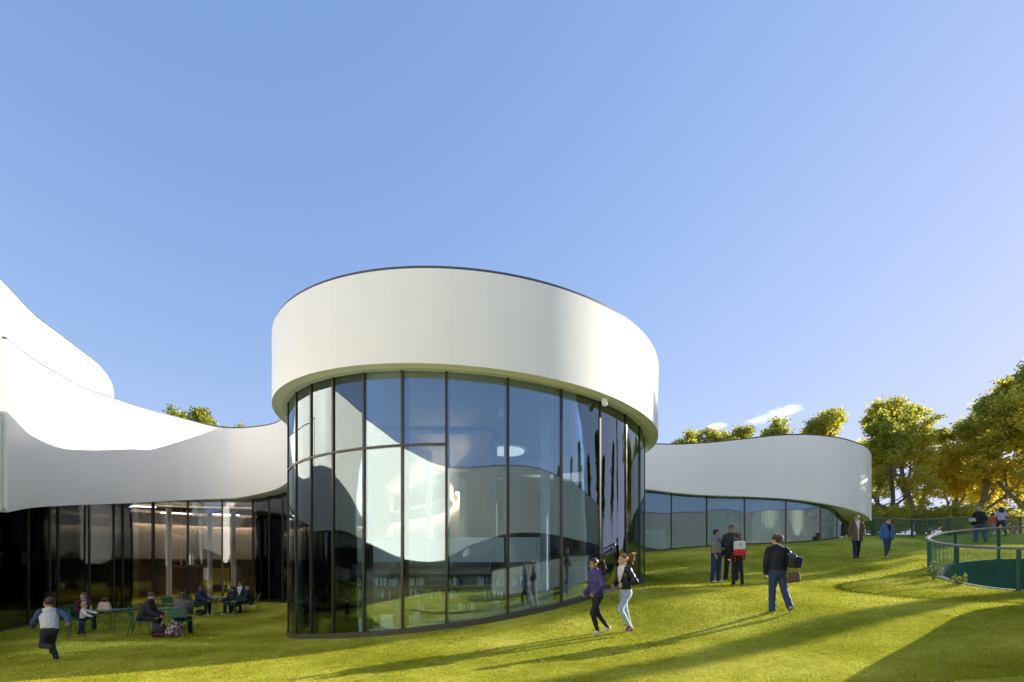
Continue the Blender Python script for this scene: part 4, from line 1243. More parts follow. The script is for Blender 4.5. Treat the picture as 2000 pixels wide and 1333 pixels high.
    for sg in (-1, 1):
        sub[np.linalg.norm((cen - hd(sg * .033, .083, .008)) @ HR.T * np.array([.8, .6, 1.15]), axis=1) < .0125 * hs] = 1
        sub[np.linalg.norm((cen - hd(sg * .036, .09, .040)) @ HR.T * np.array([.45, .5, 1.9]), axis=1) < .0105 * hs] = 1
    sub[np.linalg.norm((cen - hd(0, .092, -.064)) @ HR.T * np.array([.42, .5, 1.5]), axis=1) < .0105 * hs] = 2
    mi[off_:off_ + nf] = sub
    me.polygons.foreach_set('material_index', mi)
    # ---- clothes
    W = wear; top_o = None
    if 'trousers' in W:
        c, il = W['trousers'][0], W['trousers'][1]
        lg = []
        for sd in 'LR':
            hip, knee, ank, fd, fu = J['leg' + sd]
            end = ank + (ank - knee) / np.linalg.norm(ank - knee) * .02 * s
            fl = W.get('flare', .044)
            lg += [('cap', hip, knee, .088 * s * b + il, .060 * s * b + il), ('cap', knee, end, .060 * s * b + il, fl * s + il)]
        lg += [('flat', pel + tu * .06 * s, pel - tu * .03 * s, .150 * s * b + il, .165 * s * b + il, TR, .74)]
        pl = pel + tu * .11 * s
        v, f = net(lg, h, .022, cuts=[lambda P: (P - pl) @ tu], wob=.0022)
        o = obj('trousers', fast_mesh('trousers', v, f, True), colm('cloth_%s' % W['trousers'][2], c), root)
    if 'top' in W:
        t = W['top']; il = t.get('loose', .014); hem = t.get('hem', -.02); sl = t.get('sleeve', 1.0)
        base_ = [('flat', pel + tu * min(hem, 0) * s, chest, (.165 if hem < -.08 else .158) * s * b + il * (1.6 if hem < -.08 else 1), .162 * s * b + il, TR, .70), ('flat', chest, chest + tu * .125 * s, .162 * s * b + il, .145 * s * b + il, TR, .66)]
        for sg in (-1, 1): base_.append(('cap', chest + tu * .155 * s, chest + tu * .150 * s + tl * sg * .15 * s, .052 * s + il, .054 * s + il))
        base_.append(('cap', chest + tu * .17 * s, chest + tu * (.205 if not t.get('collar') else .235) * s, .062 * s + il * .5, .058 * s))
        if hem < -.1:                                     # a coat skirt that follows the thighs
            for sd in 'LR':
                hip, knee, *_ = J['leg' + sd]
                base_.append(('cap', hip, hip + (knee - hip) * min(1.0, (-hem) / .42), .10 * s * b + il, .115 * s * b + il))
        slv = []
        for sd in 'LR':
            shd, el, wr, df = J['arm' + sd]
            if sl <= .55: slv += [('cap', shd, shd + (el - shd) * sl * 1.5, .056 * s * b + il, .052 * s * b + il)]
            else: slv += [('cap', shd, el, .054 * s * b + il, .044 * s * b + il), ('cap', el, el + (wr - el) * min(1, (sl - .5) * 2), .043 * s * b + il, .032 * s + il)]
        hemp = pel + tu * hem * s
        nk = headc - hu * .085 * hs
        cuts = [lambda P: (hemp - P) @ tu if hem > -.1 else (hemp - P) @ U_, lambda P: .052 * hs - np.linalg.norm(P - (nk + hu * .012), axis=1)]
        if hem > -.1:                                       # keep low hanging sleeves when the hem is cut
            v1, f1 = net(base_, h, .03, cuts=cuts, wob=.0025); v2, f2 = net(slv + base_[2:4], h, .03, cuts=cuts[1:], wob=.0025)
            me = skin_mesh('top', [(v1, f1), (v2, f2)])
        else:
            v1, f1 = net(base_, h, .035, cuts=cuts, wob=.0025); v2, f2 = net(slv + base_[2:4], h, .03, cuts=cuts[1:], wob=.0025)
            me = skin_mesh('top', [(v1, f1), (v2, f2)])
        nm = t.get('name', 'jacket')
        me.name = nm
        ms = [colm('cloth_%s' % t['cname'], t['col'], t.get('rough', .75))]
        o = top_o = obj(nm, me, ms, root)
        if t.get('sleeve_col'):
            o.data.materials.append(colm('cloth_%s_sleeve' % t['cname'], t['sleeve_col']))
            mi = np.zeros(len(me.polygons), np.int32); mi[len(f1):] = 1
            # shoulder capsules belong to the body colour near the neck
            cc = v2[f2].mean(1); near = np.abs((cc - chest) @ tl) < .125 * s
            m2 = np.ones(len(f2), np.int32); m2[near] = 0; mi[len(f1):] = m2
            me.polygons.foreach_set('material_index', mi)
        if t.get('front'):                                  # an inner shirt panel showing down the open front
            fc, fw, fname = t['front']
            o.data.materials.append(colm('cloth_%s' % fname, fc))
            allv = np.concatenate([v1, v2]); allf = np.concatenate([f1, f2 + len(v1)])
            cc = allv[allf].mean(1) - chest
            z_ = cc @ tu; wv = fw * s * np.clip(.75 + 1.2 * (z_ / (.3 * s)), .35, 1.4)
            m_ = ((cc @ tf) > .02 * s) & (np.abs(cc @ tl) < wv)
            mi = np.zeros(len(me.polygons), np.int32); mi[m_] = len(o.data.materials) - 1
            me.polygons.foreach_set('material_index', mi)
        if t.get('stripes'):
            scol, per, z0_ = t['stripes']
            o.data.materials.append(colm('cloth_%s_stripe' % t['cname'], scol))
            allv = np.concatenate([v1, v2]); allf = np.concatenate([f1, f2 + len(v1)])
            mi = np.zeros(len(me.polygons), np.int32); me.polygons.foreach_get('material_index', mi)
            cc = allv[allf].mean(1) - pel
            zz = cc @ tu + .012 * np.abs(((cc @ tl) / .03) % 2 - 1)
            m_ = ((zz / per) % 1 < .5) & (zz < z0_) & (mi == (len(o.data.materials) - 2 if t.get('front') else 0))
            mi[m_] = len(o.data.materials) - 1
            me.polygons.foreach_set('material_index', mi)
    if W.get('under'):                                     # shirt that shows below the jacket
        u_ = W['under']; il = u_.get('loose', .010); hp_ = pel + tu * u_['hem'] * s
        v, f = net([('flat', pel + tu * min(u_['hem'], 0) * s, chest, .160 * s * b + il, .158 * s * b + il, TR, .70)], h * .8, .03, cuts=[lambda P: (hp_ - P) @ tu, lambda P: (P - chest) @ tu], wob=.002)
        me = fast_mesh('shirt', v, f, True)
        obj('shirt', me, [colm('cloth_' + u_['cname'], u_['col']), colm('cloth_' + u_['cname'] + '_zigzag', u_['col2'])], top_o or root)
        cc = v[f].mean(1) - pel
        zz = cc @ tu + .016 * np.abs(((cc @ tl) / .035) % 2 - 1)
        me.polygons.foreach_set('material_index', (((zz / .040) % 1) < .5).astype(np.int32))
    if W.get('hood'):
        hc = neck + tu * .0 * s - tf * .075 * s
        v, f = net([('ell', hc, (.105 * s, .055 * s, .075 * s), TR), ('cap', hc + tl * .07 * s + tu * .02, hc + tl * .06 * s + tf * .10 * s + tu * .015, .03 * s, .022 * s), ('cap', hc - tl * .07 * s + tu * .02, hc - tl * .06 * s + tf * .10 * s + tu * .015, .03 * s, .022 * s)], h, .02)
        obj('hood', fast_mesh('hood', v, f, True), colm('cloth_%s' % W['hood'][1], W['hood'][0]), top_o or root)
    sc_, so_, sname = W.get('shoes', ((.05, .05, .055), (.7, .7, .7), 'black'))
    for sd in 'LR':
        hip, knee, ank, fd, fu = J['leg' + sd]
        side = np.cross(fd, fu); R = np.stack([side, fd, fu])
        c0 = ank - fu * .052 * s
        pr_ = [('cap', c0 - fd * .022 * s, c0 + fd * .02 * s + fu * .035 * s, .040 * s, .040 * s), ('cap', c0 - fd * .02 * s, c0 + fd * .125 * s - fu * .004 * s, .038 * s, .033 * s)]
        so = ank - fu * .086 * s
        v, f = net(pr_, .010, .02, cuts=[lambda P: (so - P) @ fu])
        me = fast_mesh('shoe', v, f, True)
        o = obj('shoe', me, [colm('shoe_' + sname, sc_, .5), colm('sole_' + sname, so_, .6)], root)
        cc = v[f].mean(1)
        me.polygons.foreach_set('material_index', (((cc - so) @ fu) < .022 * s).astype(np.int32))
    # ---- hair
    style, hc_ = hair[0], hair[1]
    if style != 'none':
        hm = mat('hair_%02d%02d%02d' % tuple(int(99 * c) for c in hc_), hc_, .5, spec=.4, noise=(30, .3))
        cap_ = [('ell', hd(0, -.018, .030), (.086 * hs, .104 * hs, .104 * hs), HR)]
        facep, fn_ = hd(0, .052, .058), hf * .80 - hu * .60
        low_ = -.055 if style in ('short', 'cap') else -.09
        lowp = hd(0, 0, low_)
        if style == 'curly':
            rr = random.Random(hash(label) % 1000)
            for i in range(26):
                a, b_ = rr.uniform(0, 6.28), rr.uniform(-.3, 1.3)
                d = v3(math.cos(a) * math.cos(b_), math.sin(a) * math.cos(b_), math.sin(b_))
                cap_.append(('ell', hd(d[0] * .085, -.02 + d[1] * .098, .03 + d[2] * .098), (.028 * hs,) * 3, HR))
        cuts = [lambda P: (P - facep) @ fn_, lambda P: (lowp - P) @ hu]
        prs = [net(cap_, .0085, .012, cuts=cuts, wob=.002)]
        ex = []
        if style in ('long', 'half'):
            L_len = .26 if style == 'long' else .14
            for i, a in enumerate(np.linspace(-1, 1, 7)):
                st = hd(.075 * a, -.07 - .025 * (1 - a * a), .02)
                e_ = st - U_ * (L_len + .09) * hs - tf * .035 * hs * (1 - a * a) + tl * .012 * a
                ex.append(('cap', st, st * .45 + e_ * .55 - tf * .02 * hs, .030 * hs, .032 * hs)); ex.append(('cap', st * .45 + e_ * .55 - tf * .02 * hs, e_, .032 * hs, .016 * hs))
        if style in ('pony', 'ponyfly', 'bun'):
            st = hd(0, -.118, .045)
            ex.append(('ell', st, (.034 * hs,) * 3, HR))
            if style == 'bun': ex.append(('ell', hd(0, -.135, .03), (.05 * hs, .045 * hs, .05 * hs), HR))
            else:
                rr = random.Random(3)
                n_ = 7 if style == 'pony' else 9
                for i in range(n_):
                    a = (i / (n_ - 1) - .5)
                    if style == 'pony':
                        m_ = st - hf * (.10 + .03 * a) * hs + hl * a * .08 * hs - U_ * .03 * hs; e_ = m_ - U_ * (.26 + rr.uniform(-.05, .03)) * hs - hf * (.06 + .05 * a) * hs
                    else:
                        m_ = st - hf * .07 * hs + hl * a * .09 * hs + U_ * (.02 + .10 * a) * hs; e_ = m_ - hf * (.09 + .04 * rr.random()) * hs + U_ * (-.06 + .16 * a) * hs
                    ex.append(('cap', st, m_, .024 * hs, .026 * hs)); ex.append(('cap', m_, e_, .024 * hs, .007 * hs))
        if ex: prs.append(net(ex, .0085, .012, wob=.003))
        me = skin_mesh('hair', prs)
        obj('hair', me, hm, root)
        if style == 'cap' or W.get('cap'):
            cc = W['cap']
            cp = [('ell', hd(0, -.012, .055), (.092 * hs, .110 * hs, .088 * hs), HR), ('flat', hd(0, .07, .052), hd(0, .135, .040), .06 * hs, .05 * hs, np.stack([hl, hu, hf]), .2)]
            cpz = hd(0, 0, .045)
            v, f = net(cp, .009, .012, cuts=[lambda P: (cpz - hu * .012 - P) @ hu])
            obj('cap', fast_mesh('cap', v, f, True), colm('cloth_' + cc[1], cc[0]), root)
    if W.get('glasses'):
        mb = MB()
        for sg in (-1, 1):
            c = hd(sg * .034, .100, .008)
            mb.lathe([(.024 * hs, -.004), (.024 * hs, .004)], (0, 0, 0), 12)
            for i in range(len(mb.v) - 24, len(mb.v)):
                q = mb.v[i]; mb.v[i] = tuple(c + hl * q[0] + hu * q[1] * .85 + hf * q[2])
            mb.tube([tuple(c + hl * sg * .022 * hs), tuple(hd(sg * .082, .0, .008))], .004, 5)
        mb.tube([tuple(hd(-.012, .104, .01)), tuple(hd(.012, .104, .01))], .004, 5)
        mb.build('sunglasses', M_EYE, root)
    J.update(root=root, pel=pel, chest=chest, neck=neck, headc=headc, tf=tf, tl=tl, tu=tu, TR=TR, s=s)
    Mx = Matrix.Translation(root.location) @ Matrix.Rotation(D2R(yaw), 4, 'Z')
    J['world'] = lambda q: np.array(Mx @ Vector(tuple(q)))
    J['yaw'] = D2R(yaw)
    return J

# ------------------------------------------------------------------ people on the lawn
BLK = (.018, .018, .022); NAVY = (.020, .026, .062); JEAN = (.030, .052, .11); GREY = (.22, .22, .225); CHAR = (.045, .045, .05)
def X_at(px, d): return (px - CX) / F * d
# the two girls running to the left
g1 = person('girl running left in a purple padded jacket, black leggings and white shoes', X_at(1166, 10.0), 10.0, -68, 1.58,
    dict(lean=7, twist=-6, legL=(24, 40, 2), legR=(-12, 26, 2), armL=(-8, 22, 62, 10), armR=(-6, 14, 60, 0), head=(4, 4), curl=1.0, footL=-6, footR=-34),
    dict(trousers=(BLK, .004, 'black_leggings'), flare=.036, top=dict(name='jacket', col=(.055, .045, .16), cname='purple_padded', hem=-.06, loose=.026, collar=True, rough=.45), shoes=((.55, .52, .50), (.75, .72, .70), 'white')),
    'tan', ('pony', (.045, .022, .014)), h=.011)
g2 = person('girl running left in a black leather jacket, patterned top and pale jeans', X_at(1221, 10.0), 10.0, -62, 1.64,
    dict(lean=5, twist=-4, legL=(32, 66, 2), legR=(-12, 12, 2), armL=(-14, 22, 92, 22), armR=(-14, 18, 92, 20), head=(-6, 0), curl=1.1, footL=-30, footR=-14),
    dict(trousers=((.33, .43, .53), .004, 'pale_denim'), flare=.038, top=dict(name='jacket', col=(.016, .016, .018), cname='black_leather', hem=.05, loose=.018, rough=.28, front=((.62, .60, .57), .085, 'patterned_top'), stripes=((.03, .03, .03), .045, .2)), under=dict(col=(.70, .68, .64), col2=(.03, .03, .03), cname='zigzag_top', hem=-.06), shoes=((.20, .02, .12), (.60, .5, .55), 'magenta')),
    'fair', ('ponyfly', (.22, .10, .035)), h=.011)
# shirt hem of the second girl shows below the jacket
# three youths standing together
y1 = person('stout youth in a grey T-shirt and jeans with a black shoulder strap', X_at(1399, 15.6), 15.6, 40, 1.66,
    dict(lean=0, legL=(2, 4, 6), legR=(-2, 4, 6), armL=(4, 16, 12, 6), armR=(4, 14, 12, 4), head=(20, 2)),
    dict(trousers=(JEAN, .016, 'blue_jeans'), flare=.055, top=dict(name='t_shirt', col=GREY, cname='grey_marl', hem=-.05, loose=.022, sleeve=.5), shoes=((.6, .6, .6), (.75, .75, .75), 'pale')),
    'tan', ('short', (.018, .014, .012)), build=1.2, h=.013)
y2 = person('tall youth in a charcoal hoodie standing between his two friends', X_at(1428, 15.75), 15.75, -20, 1.78,
    dict(lean=2, legL=(6, 4, 7), legR=(-3, 4, 5), armL=(10, 12, 70, 30), armR=(8, 12, 72, 30), head=(-14, 3)),
    dict(trousers=(BLK, .012, 'black_sport'), flare=.05, top=dict(name='hoodie', col=CHAR, cname='charcoal', hem=-.05, loose=.022, collar=True), hood=(CHAR, 'charcoal'), shoes=(NAVY, (.5, .5, .5), 'navy')),
    'tan', ('short', (.018, .014, .012)), build=1.05, h=.013)
y3 = person('curly-haired youth seen from behind wearing a red and white backpack', X_at(1440, 14.75), 14.75, 172, 1.58,
    dict(lean=2, legL=(0, 4, 3), legR=(3, 4, 6), armL=(12, 8, 30, 0), armR=(6, 12, 14, 0), head=(-8, 0)),
    dict(trousers=(BLK, .008, 'black_track'), flare=.042, top=dict(name='jacket', col=BLK, cname='black_jacket', hem=-.04, loose=.022), shoes=(CHAR, (.6, .6, .62), 'grey')),
    'fair', ('curly', (.10, .045, .02)), h=.013)
# woman walking away with bags
w1 = person('woman in a black jacket and jeans walking away up the lawn', X_at(1519, 10.2), 10.2, 176, 1.60,
    dict(lean=4, legL=(4, 6, 2), legR=(-12, 22, 2), armL=(6, 12, 20, 8), armR=(18, 12, 62, 26), head=(28, 4), footR=-42, footL=0),
    dict(trousers=(JEAN, .014, 'dark_jeans'), flare=.058, top=dict(name='jacket', col=BLK, cname='black_wool', hem=-.07, loose=.026, collar=True), shoes=((.30, .27, .24), (.42, .38, .34), 'taupe')),
    'fair', ('curly', (.07, .035, .018)), build=1.02, h=.011)
# couple walking towards the camera
m1 = person('person in an open brown coat, white top and sunglasses walking towards the camera', X_at(1673, 19.8), 19.8, -12, 1.72,
    dict(lean=1, legL=(-8, 8, 2), legR=(10, 6, 2), armL=(-6, 14, 46, 10), armR=(-4, 16, 16, 4), head=(-12, -8)),
    dict(trousers=(NAVY, .006, 'navy_trousers'), flare=.042, top=dict(name='coat', col=(.13, .085, .048), cname='brown_coat', hem=-.24, loose=.03, collar=True, front=((.66, .64, .60), .05, 'white_knit')), glasses=True, shoes=(BLK, BLK, 'black_boot')),
    'fair', ('bun', (.16, .075, .03)), h=.014)
b1 = person('boy in an open bright blue jacket and jeans on the lawn by the fence', X_at(1733, 18.9), 18.9, -4, 1.50,
    dict(lean=3, legL=(-10, 16, 1), legR=(10, 8, 1), armL=(-10, 12, 30, 6), armR=(-4, 16, 10, 0), head=(0, 10)),
    dict(trousers=(JEAN, .008, 'slate_jeans'), flare=.042, top=dict(name='jacket', col=(.045, .14, .33), cname='bright_blue', hem=-.06, loose=.032, collar=True, front=((.014, .016, .03), .06, 'navy_shirt')), shoes=((.35, .35, .36), (.7, .7, .7), 'pale_grey')),
    'fair', ('short', (.06, .03, .018)), child=.25, h=.014)
# beyond the patio railing
m2 = person('man in a pale cap and black jacket walking away beyond the patio railing', X_at(1914, 25), 25, 165, 1.76,
    dict(lean=8, legL=(12, 10, 3), legR=(-8, 12, 3), armL=(8, 12, 30, 10), armR=(12, 22, 50, 0), head=(0, 8)),
    dict(trousers=((.035, .10, .12), .016, 'teal_trousers'), flare=.06, top=dict(name='jacket', col=BLK, cname='black_anorak', hem=-.08, loose=.035), cap=((.42, .36, .28), 'tan_cap'), shoes=(CHAR, CHAR, 'dark')),
    'fair', ('cap', (.30, .28, .26)), build=1.15, h=.016)
c1 = person('child in an orange top beside the man in the cap', X_at(1940, 25.6), 25.6, 150, 1.22,
    dict(lean=12, legL=(24, 30, 3), legR=(-10, 30, 3), armL=(10, 30, 40, 0), armR=(20, 55, 30, 0), head=(10, 4)),
    dict(trousers=((.30, .29, .27), .012, 'beige_trousers'), top=dict(name='jumper', col=(.55, .13, .06), cname='orange_jumper', hem=-.04, loose=.018), shoes=(CHAR, CHAR, 'dark')),
    'fair', ('short', (.05, .025, .015)), child=.45, h=.016)
c2 = person('girl in a pale lilac T-shirt running up the slope at the far right', X_at(1956, 25.3), 25.3, 160, 1.52,
    dict(lean=6, legL=(30, 50, 2), legR=(-8, 12, 2), armL=(10, 26, 70, 20), armR=(-10, 26, 70, 20), head=(-10, 0)),
    dict(trousers=(JEAN, .006, 'blue_jeans_b'), top=dict(name='t_shirt', col=(.46, .40, .52), cname='lilac_shirt', hem=-.02, loose=.014, sleeve=.5), shoes=(CHAR, CHAR, 'dark')),
    'tan', ('half', (.03, .016, .012)), child=.1, h=.016)

# ------------------------------------------------------------------ people in the courtyard
boy = person('boy running in a white and blue raglan hoodie and dark trousers', X_at(97, 10.5), 10.5, -114, 1.40,
    dict(lean=14, roll=0, twist=-14, legR=(26, 56, 3), legL=(14, 104, 2), armL=(34, 22, 36, 0), armR=(-50, 30, 10, 0), head=(14, 4), footL=-100, footR=-4, curl=.8),
    dict(trousers=((.020, .022, .028), .012, 'dark_track'), flare=.045, top=dict(name='hoodie', col=(.50, .51, .56), cname='white_raglan', hem=-.05, loose=.02, sleeve_col=(.035, .055, .14)), hood=((.48, .49, .54), 'white_raglan_hood'), shoes=(BLK, (.75, .74, .72), 'black_white')),
    'tan', ('short', (.022, .012, .010)), child=.3, h=.011)
SIT = dict(legL=(86, 86, 8), legR=(86, 84, 8))
wm = person('woman in a maroon cardigan and striped top seated by the table with the bag', -14.0, 15.75, 62, 1.62,
    dict(lean=6, armL=(30, 10, 50, 20), armR=(30, 10, 50, 10), head=(-50, 2), **SIT),
    dict(trousers=(NAVY, .010, 'navy_jeans'), top=dict(name='cardigan', col=(.07, .012, .018), cname='maroon', hem=-.04, loose=.02, collar=True, front=((.50, .50, .50), .05, 'striped_top'), stripes=((.015, .015, .03), .07, .6)), shoes=((.3, .2, .15), (.5, .45, .4), 'tan_shoe')),
    'fair', ('half', (.05, .025, .015)), h=.014)
tod = person('blond toddler in a white shirt standing at the table edge', X_at(161, 14.95), 14.95, 118, .92,
    dict(lean=6, legL=(4, 6, 5), legR=(-4, 6, 5), armL=(70, 10, 14, 0), armR=(40, 20, 30, 0), head=(20, 6)),
    dict(trousers=(NAVY, .012, 'navy_jeans'), top=dict(name='shirt', col=(.66, .65, .63), cname='white_shirt', hem=-.06, loose=.018), shoes=((.3, .2, .15), (.5, .45, .4), 'tan_shoe')),
    'fair', ('short', (.42, .25, .10)), child=.75, h=.011)
p1 = person('person in a dark grey jacket seated left of the backpacks', -11.30, 14.78, 108, 1.66,
    dict(lean=24, armL=(44, 8, 34, 10), armR=(40, 8, 44, 14), head=(6, 6), legL=(80, 96, 8), legR=(80, 90, 8)),
    dict(trousers=(BLK, .012, 'black_trousers'), top=dict(name='jacket', col=(.030, .030, .034), cname='dark_grey', hem=-.08, loose=.026, collar=True), shoes=(BLK, (.6, .6, .6), 'black_white_b')),
    'fair', ('short', (.06, .028, .015)), h=.013)
p2 = person('long-haired girl in a grey hooded jacket seated with her back to the lawn', -10.22, 14.88, 196, 1.62,
    dict(lean=22, armL=(46, 8, 40, 18), armR=(44, 8, 44, 10), head=(24, 8), legL=(78, 92, 8), legR=(78, 92, 8)),
    dict(trousers=(BLK, .010, 'black_trousers'), top=dict(name='jacket', col=(.10, .095, .095), cname='mid_grey', hem=-.09, loose=.03), hood=((.12, .115, .115), 'mid_grey_hood'), shoes=(BLK, BLK, 'black_boot')),
    'fair', ('long', (.045, .022, .015)), h=.013)
p3 = person('person in a navy jacket turned to look back, left of the far table', -13.72, 21.1, 96, 1.66,
    dict(lean=14, armL=(50, 8, 34, 12), armR=(44, 12, 40, 0), head=(-70, 0), **SIT),
    dict(trousers=(BLK, .012, 'black_trousers'), top=dict(name='jacket', col=(.030, .034, .10), cname='navy_jacket', hem=-.08, loose=.026), shoes=((.35, .35, .35), (.6, .6, .6), 'pale_grey_b')),
    'brown', ('short', (.015, .010, .010)), h=.016)
p4 = person('youth in a navy jacket over a white shirt facing the camera at the far table', -12.73, 22.7, 4, 1.78,
    dict(lean=6, armL=(34, 22, 60, 20), armR=(34, 22, 60, 20), head=(-8, 4), **SIT),
    dict(trousers=(BLK, .012, 'black_trousers'), top=dict(name='jacket', col=NAVY, cname='dark_navy', hem=-.06, loose=.024, front=((.62, .63, .66), .07, 'white_shirt_b')), shoes=((.35, .35, .35), (.6, .6, .6), 'pale_grey_b')),
    'tan', ('short', (.015, .010, .010)), h=.016)
p5 = person('person in a dark jacket and grey top seated right of the far table', -12.18, 21.25, -104, 1.60,
    dict(lean=16, armL=(44, 10, 44, 16), armR=(44, 10, 44, 10), head=(20, 8), **SIT),
    dict(trousers=(BLK, .012, 'black_trousers'), top=dict(name='jacket', col=(.026, .030, .040), cname='slate', hem=-.07, loose=.024, stripes=((.16, .17, .16), 1.0, .10)), shoes=((.5, .5, .5), (.6, .6, .6), 'pale')),
    'tan', ('short', (.015, .010, .010)), h=.016)
p6 = person('person in black with long dark hair, rightmost of the far group', -11.9, 21.98, -62, 1.62,
    dict(lean=10, armL=(36, 8, 44, 16), armR=(36, 8, 44, 10), head=(18, 4), **SIT),
    dict(trousers=(BLK, .012, 'black_trousers'), top=dict(name='jacket', col=BLK, cname='black_plain', hem=-.07, loose=.024), shoes=(BLK, BLK, 'black_boot')),
    'fair', ('long', (.02, .012, .010)), h=.016)
# a reader inside the drum
p7 = person('reader with brown hair sitting inside the drum behind the wide pane', .25, 13.75, 60, 1.5,
    dict(lean=14, armL=(36, 8, 54, 16), armR=(36, 8, 54, 10), head=(0, 12), pelvis=.78, **SIT),
    dict(trousers=(JEAN, .012, 'blue_jeans'), top=dict(name='jumper', col=(.22, .12, .13), cname='rose_jumper', hem=-.05, loose=.02), shoes=(BLK, BLK, 'black_boot')),
    'fair', ('half', (.12, .05, .025)), h=.016)
p7['root'].location.z = -.1 + .0
M_POUF = mat('pouf_fabric', (.10, .12, .05), .9, noise=(20, .2))
o = MB().lathe([(.24, -.1), (.28, -.06), (.29, .30), (.29, .56), (.27, .62), (.1, .635)], (0, 0, 0), 20).build('reading_stool', M_POUF, None, True, loc=(.16, 13.82, 0))
tag(o, 'olive upholstered stool under the reader inside the drum', 'stool')

# ------------------------------------------------------------------ bags and small things
def sdf_thing(name, label, cat, prims, h, m, loc, rz=0.0, k=.015, wob=0.0, group=None, cuts=()):
    v, f = net(prims, h, k, wob=wob, cuts=cuts)
    o = obj(name, fast_mesh(name, v, f, True), m, None, loc, (0, 0, rz))
    return tag(o, label, cat, group)
def bag_root(name, label, cat, loc, rz): return thing(name, label, cat, loc, rz)
def part_net(root, name, prims, h, m, k=.012, wob=0.0, cuts=()):
    v, f = net(prims, h, k, wob=wob, cuts=cuts)
    return obj(name, fast_mesh(name, v, f, True), m, root)

# cream handbag standing on the left table
tz = gz(-13.02, 15.75) + .722
hb = bag_root('handbag', 'cream leather handbag standing on the green table', 'bag', (-13.16, 15.6, tz), .1)
M_CREAM = mat('cream_leather', (.62, .44, .32), .5); M_TANL = mat('tan_leather', (.22, .11, .06), .5)
mb = MB(); vs = [(-.19, -.07, 0), (.19, -.07, 0), (.19, .07, 0), (-.19, .07, 0), (-.14, -.03, .25), (.14, -.03, .25), (.14, .03, .25), (-.14, .03, .25)]
mb.v = vs; mb.f = [(0, 3, 2, 1), (4, 5, 6, 7), (0, 1, 5, 4), (1, 2, 6, 5), (2, 3, 7, 6), (3, 0, 4, 7)]
o = mb.build('bag_body', M_CREAM, hb); bv_ = o.modifiers.new('bevel', 'BEVEL'); bv_.width = .012; bv_.segments = 3
for yy in (-.032, .032):
    MB().tube([(-.09, yy, .20)] + [(-.085 * math.cos(a), yy, .25 + .14 * math.sin(a)) for a in np.linspace(0, math.pi, 12)] + [(.09, yy, .20)], .008, 6).build('handle', M_TANL, hb, True)
o = MB().lathe([(.02, 0), (.035, .005), (.03, .10), (.022, .13), (.02, .15)], (0, 0, 0), 12).build('drinking_cup', mat('lime_plastic', (.25, .55, .12), .4), None, True, loc=(-13.36, 15.33, tz)); tag(o, 'lime green drinking cup by the toddler on the table', 'cup')
o = MB().box((0, 0, .02), (.18, .14, .04)).build('snack_box', mat('aqua_plastic', (.25, .62, .55), .4), None, loc=(-13.25, 21.6, gz(-13.05, 21.85) + .722), rot=(0, 0, .4)); tag(o, 'pale aqua box lying on the far green table', 'box')
# phone in the hands of the pupil in dark grey
q = p1['world'](p1['armL'][2] + p1['armL'][3] * .09)
o = MB().box((0, 0, 0), (.09, .16, .02)).build('red_case', mat('red_plastic', (.55, .03, .03), .4), None, loc=tuple(q + np.array([.02, -.02, .02])), rot=(.3, .2, .5)); tag(o, 'small red case held by the person in the dark grey jacket', 'case')
# two school backpacks lying on the turf
M_PATT = mat('patterned_fabric', (.30, .20, .22), .8)
def pattern(name, c1, c2, scale):
    m = mat(name, c1, .8); nt = m.node_tree; b = nt.nodes['Principled BSDF']
    tc = nt.nodes.new('ShaderNodeTexCoord'); n = nt.nodes.new('ShaderNodeTexVoronoi'); n.inputs['Scale'].default_value = scale
    r = nt.nodes.new('ShaderNodeValToRGB'); r.color_ramp.interpolation = 'CONSTANT'
    r.color_ramp.elements[0].color = (*c1, 1); r.color_ramp.elements[1].position = .55; r.color_ramp.elements[1].color = (*c2, 1)
    sx = nt.nodes.new('ShaderNodeSeparateColor')
    nt.links.new(tc.outputs['Object'], n.inputs['Vector']); nt.links.new(n.outputs['Color'], sx.inputs[0]); nt.links.new(sx.outputs[0], r.inputs[0]); nt.links.new(r.outputs[0], b.inputs['Base Color'])
    return m
def backpack(label, loc, rz, m, m2, w=.32, hgt=.44, d=.2, tilt=0.0):
    r = bag_root('backpack', label, 'backpack', loc, rz)
    R = rotm('X', tilt)
    z0 = hgt / 2 * math.cos(D2R(tilt)) + d / 2 * abs(math.sin(D2R(tilt)))
    c = v3(0, 0, z0)
    P = lambda a: c + R @ v3(*a)
    bb = part_net(r, 'bag_body', [('box', P((0, 0, 0)), (w / 2, d / 2, hgt / 2), R.T, .07)], .012, m, wob=.003)
    part_net(bb, 'front_pocket', [('box', P((0, -d * .55, -hgt * .2)), (w * .40, d * .22, hgt * .24), R.T, .035)], .012, m2, wob=.002)
    for sg in (-1, 1):
        MB().tube([tuple(P((sg * w * .25, d / 2, hgt * .42))), tuple(P((sg * w * .32, d * .85, hgt * .2))), tuple(P((sg * w * .34, d * .9, -hgt * .2))), tuple(P((sg * w * .3, d / 2, -hgt * .42)))], .016, 6).build('strap', m2, r, True)
    return r
x_, y_ = -10.42, 14.25
backpack('dark backpack with red marks slumped on the turf beside the dark grey jacket', (x_, y_, gz(x_, y_)), .5, pattern('black_red_pattern', (.02, .018, .02), (.22, .04, .05), 14), colm('cloth_black_pack', BLK), .34, .42, .22, -48)
x_, y_ = -10.02, 14.35
backpack('pink patterned backpack standing between the two leaning pupils', (x_, y_, gz(x_, y_)), -.3, pattern('pink_pattern', (.06, .035, .045), (.45, .28, .30), 24), pattern('pink_pattern_pocket', (.06, .035, .045), (.45, .28, .30), 30), .34, .44, .24, -14)
x_, y_ = X_at(393, 21.0), 20.9
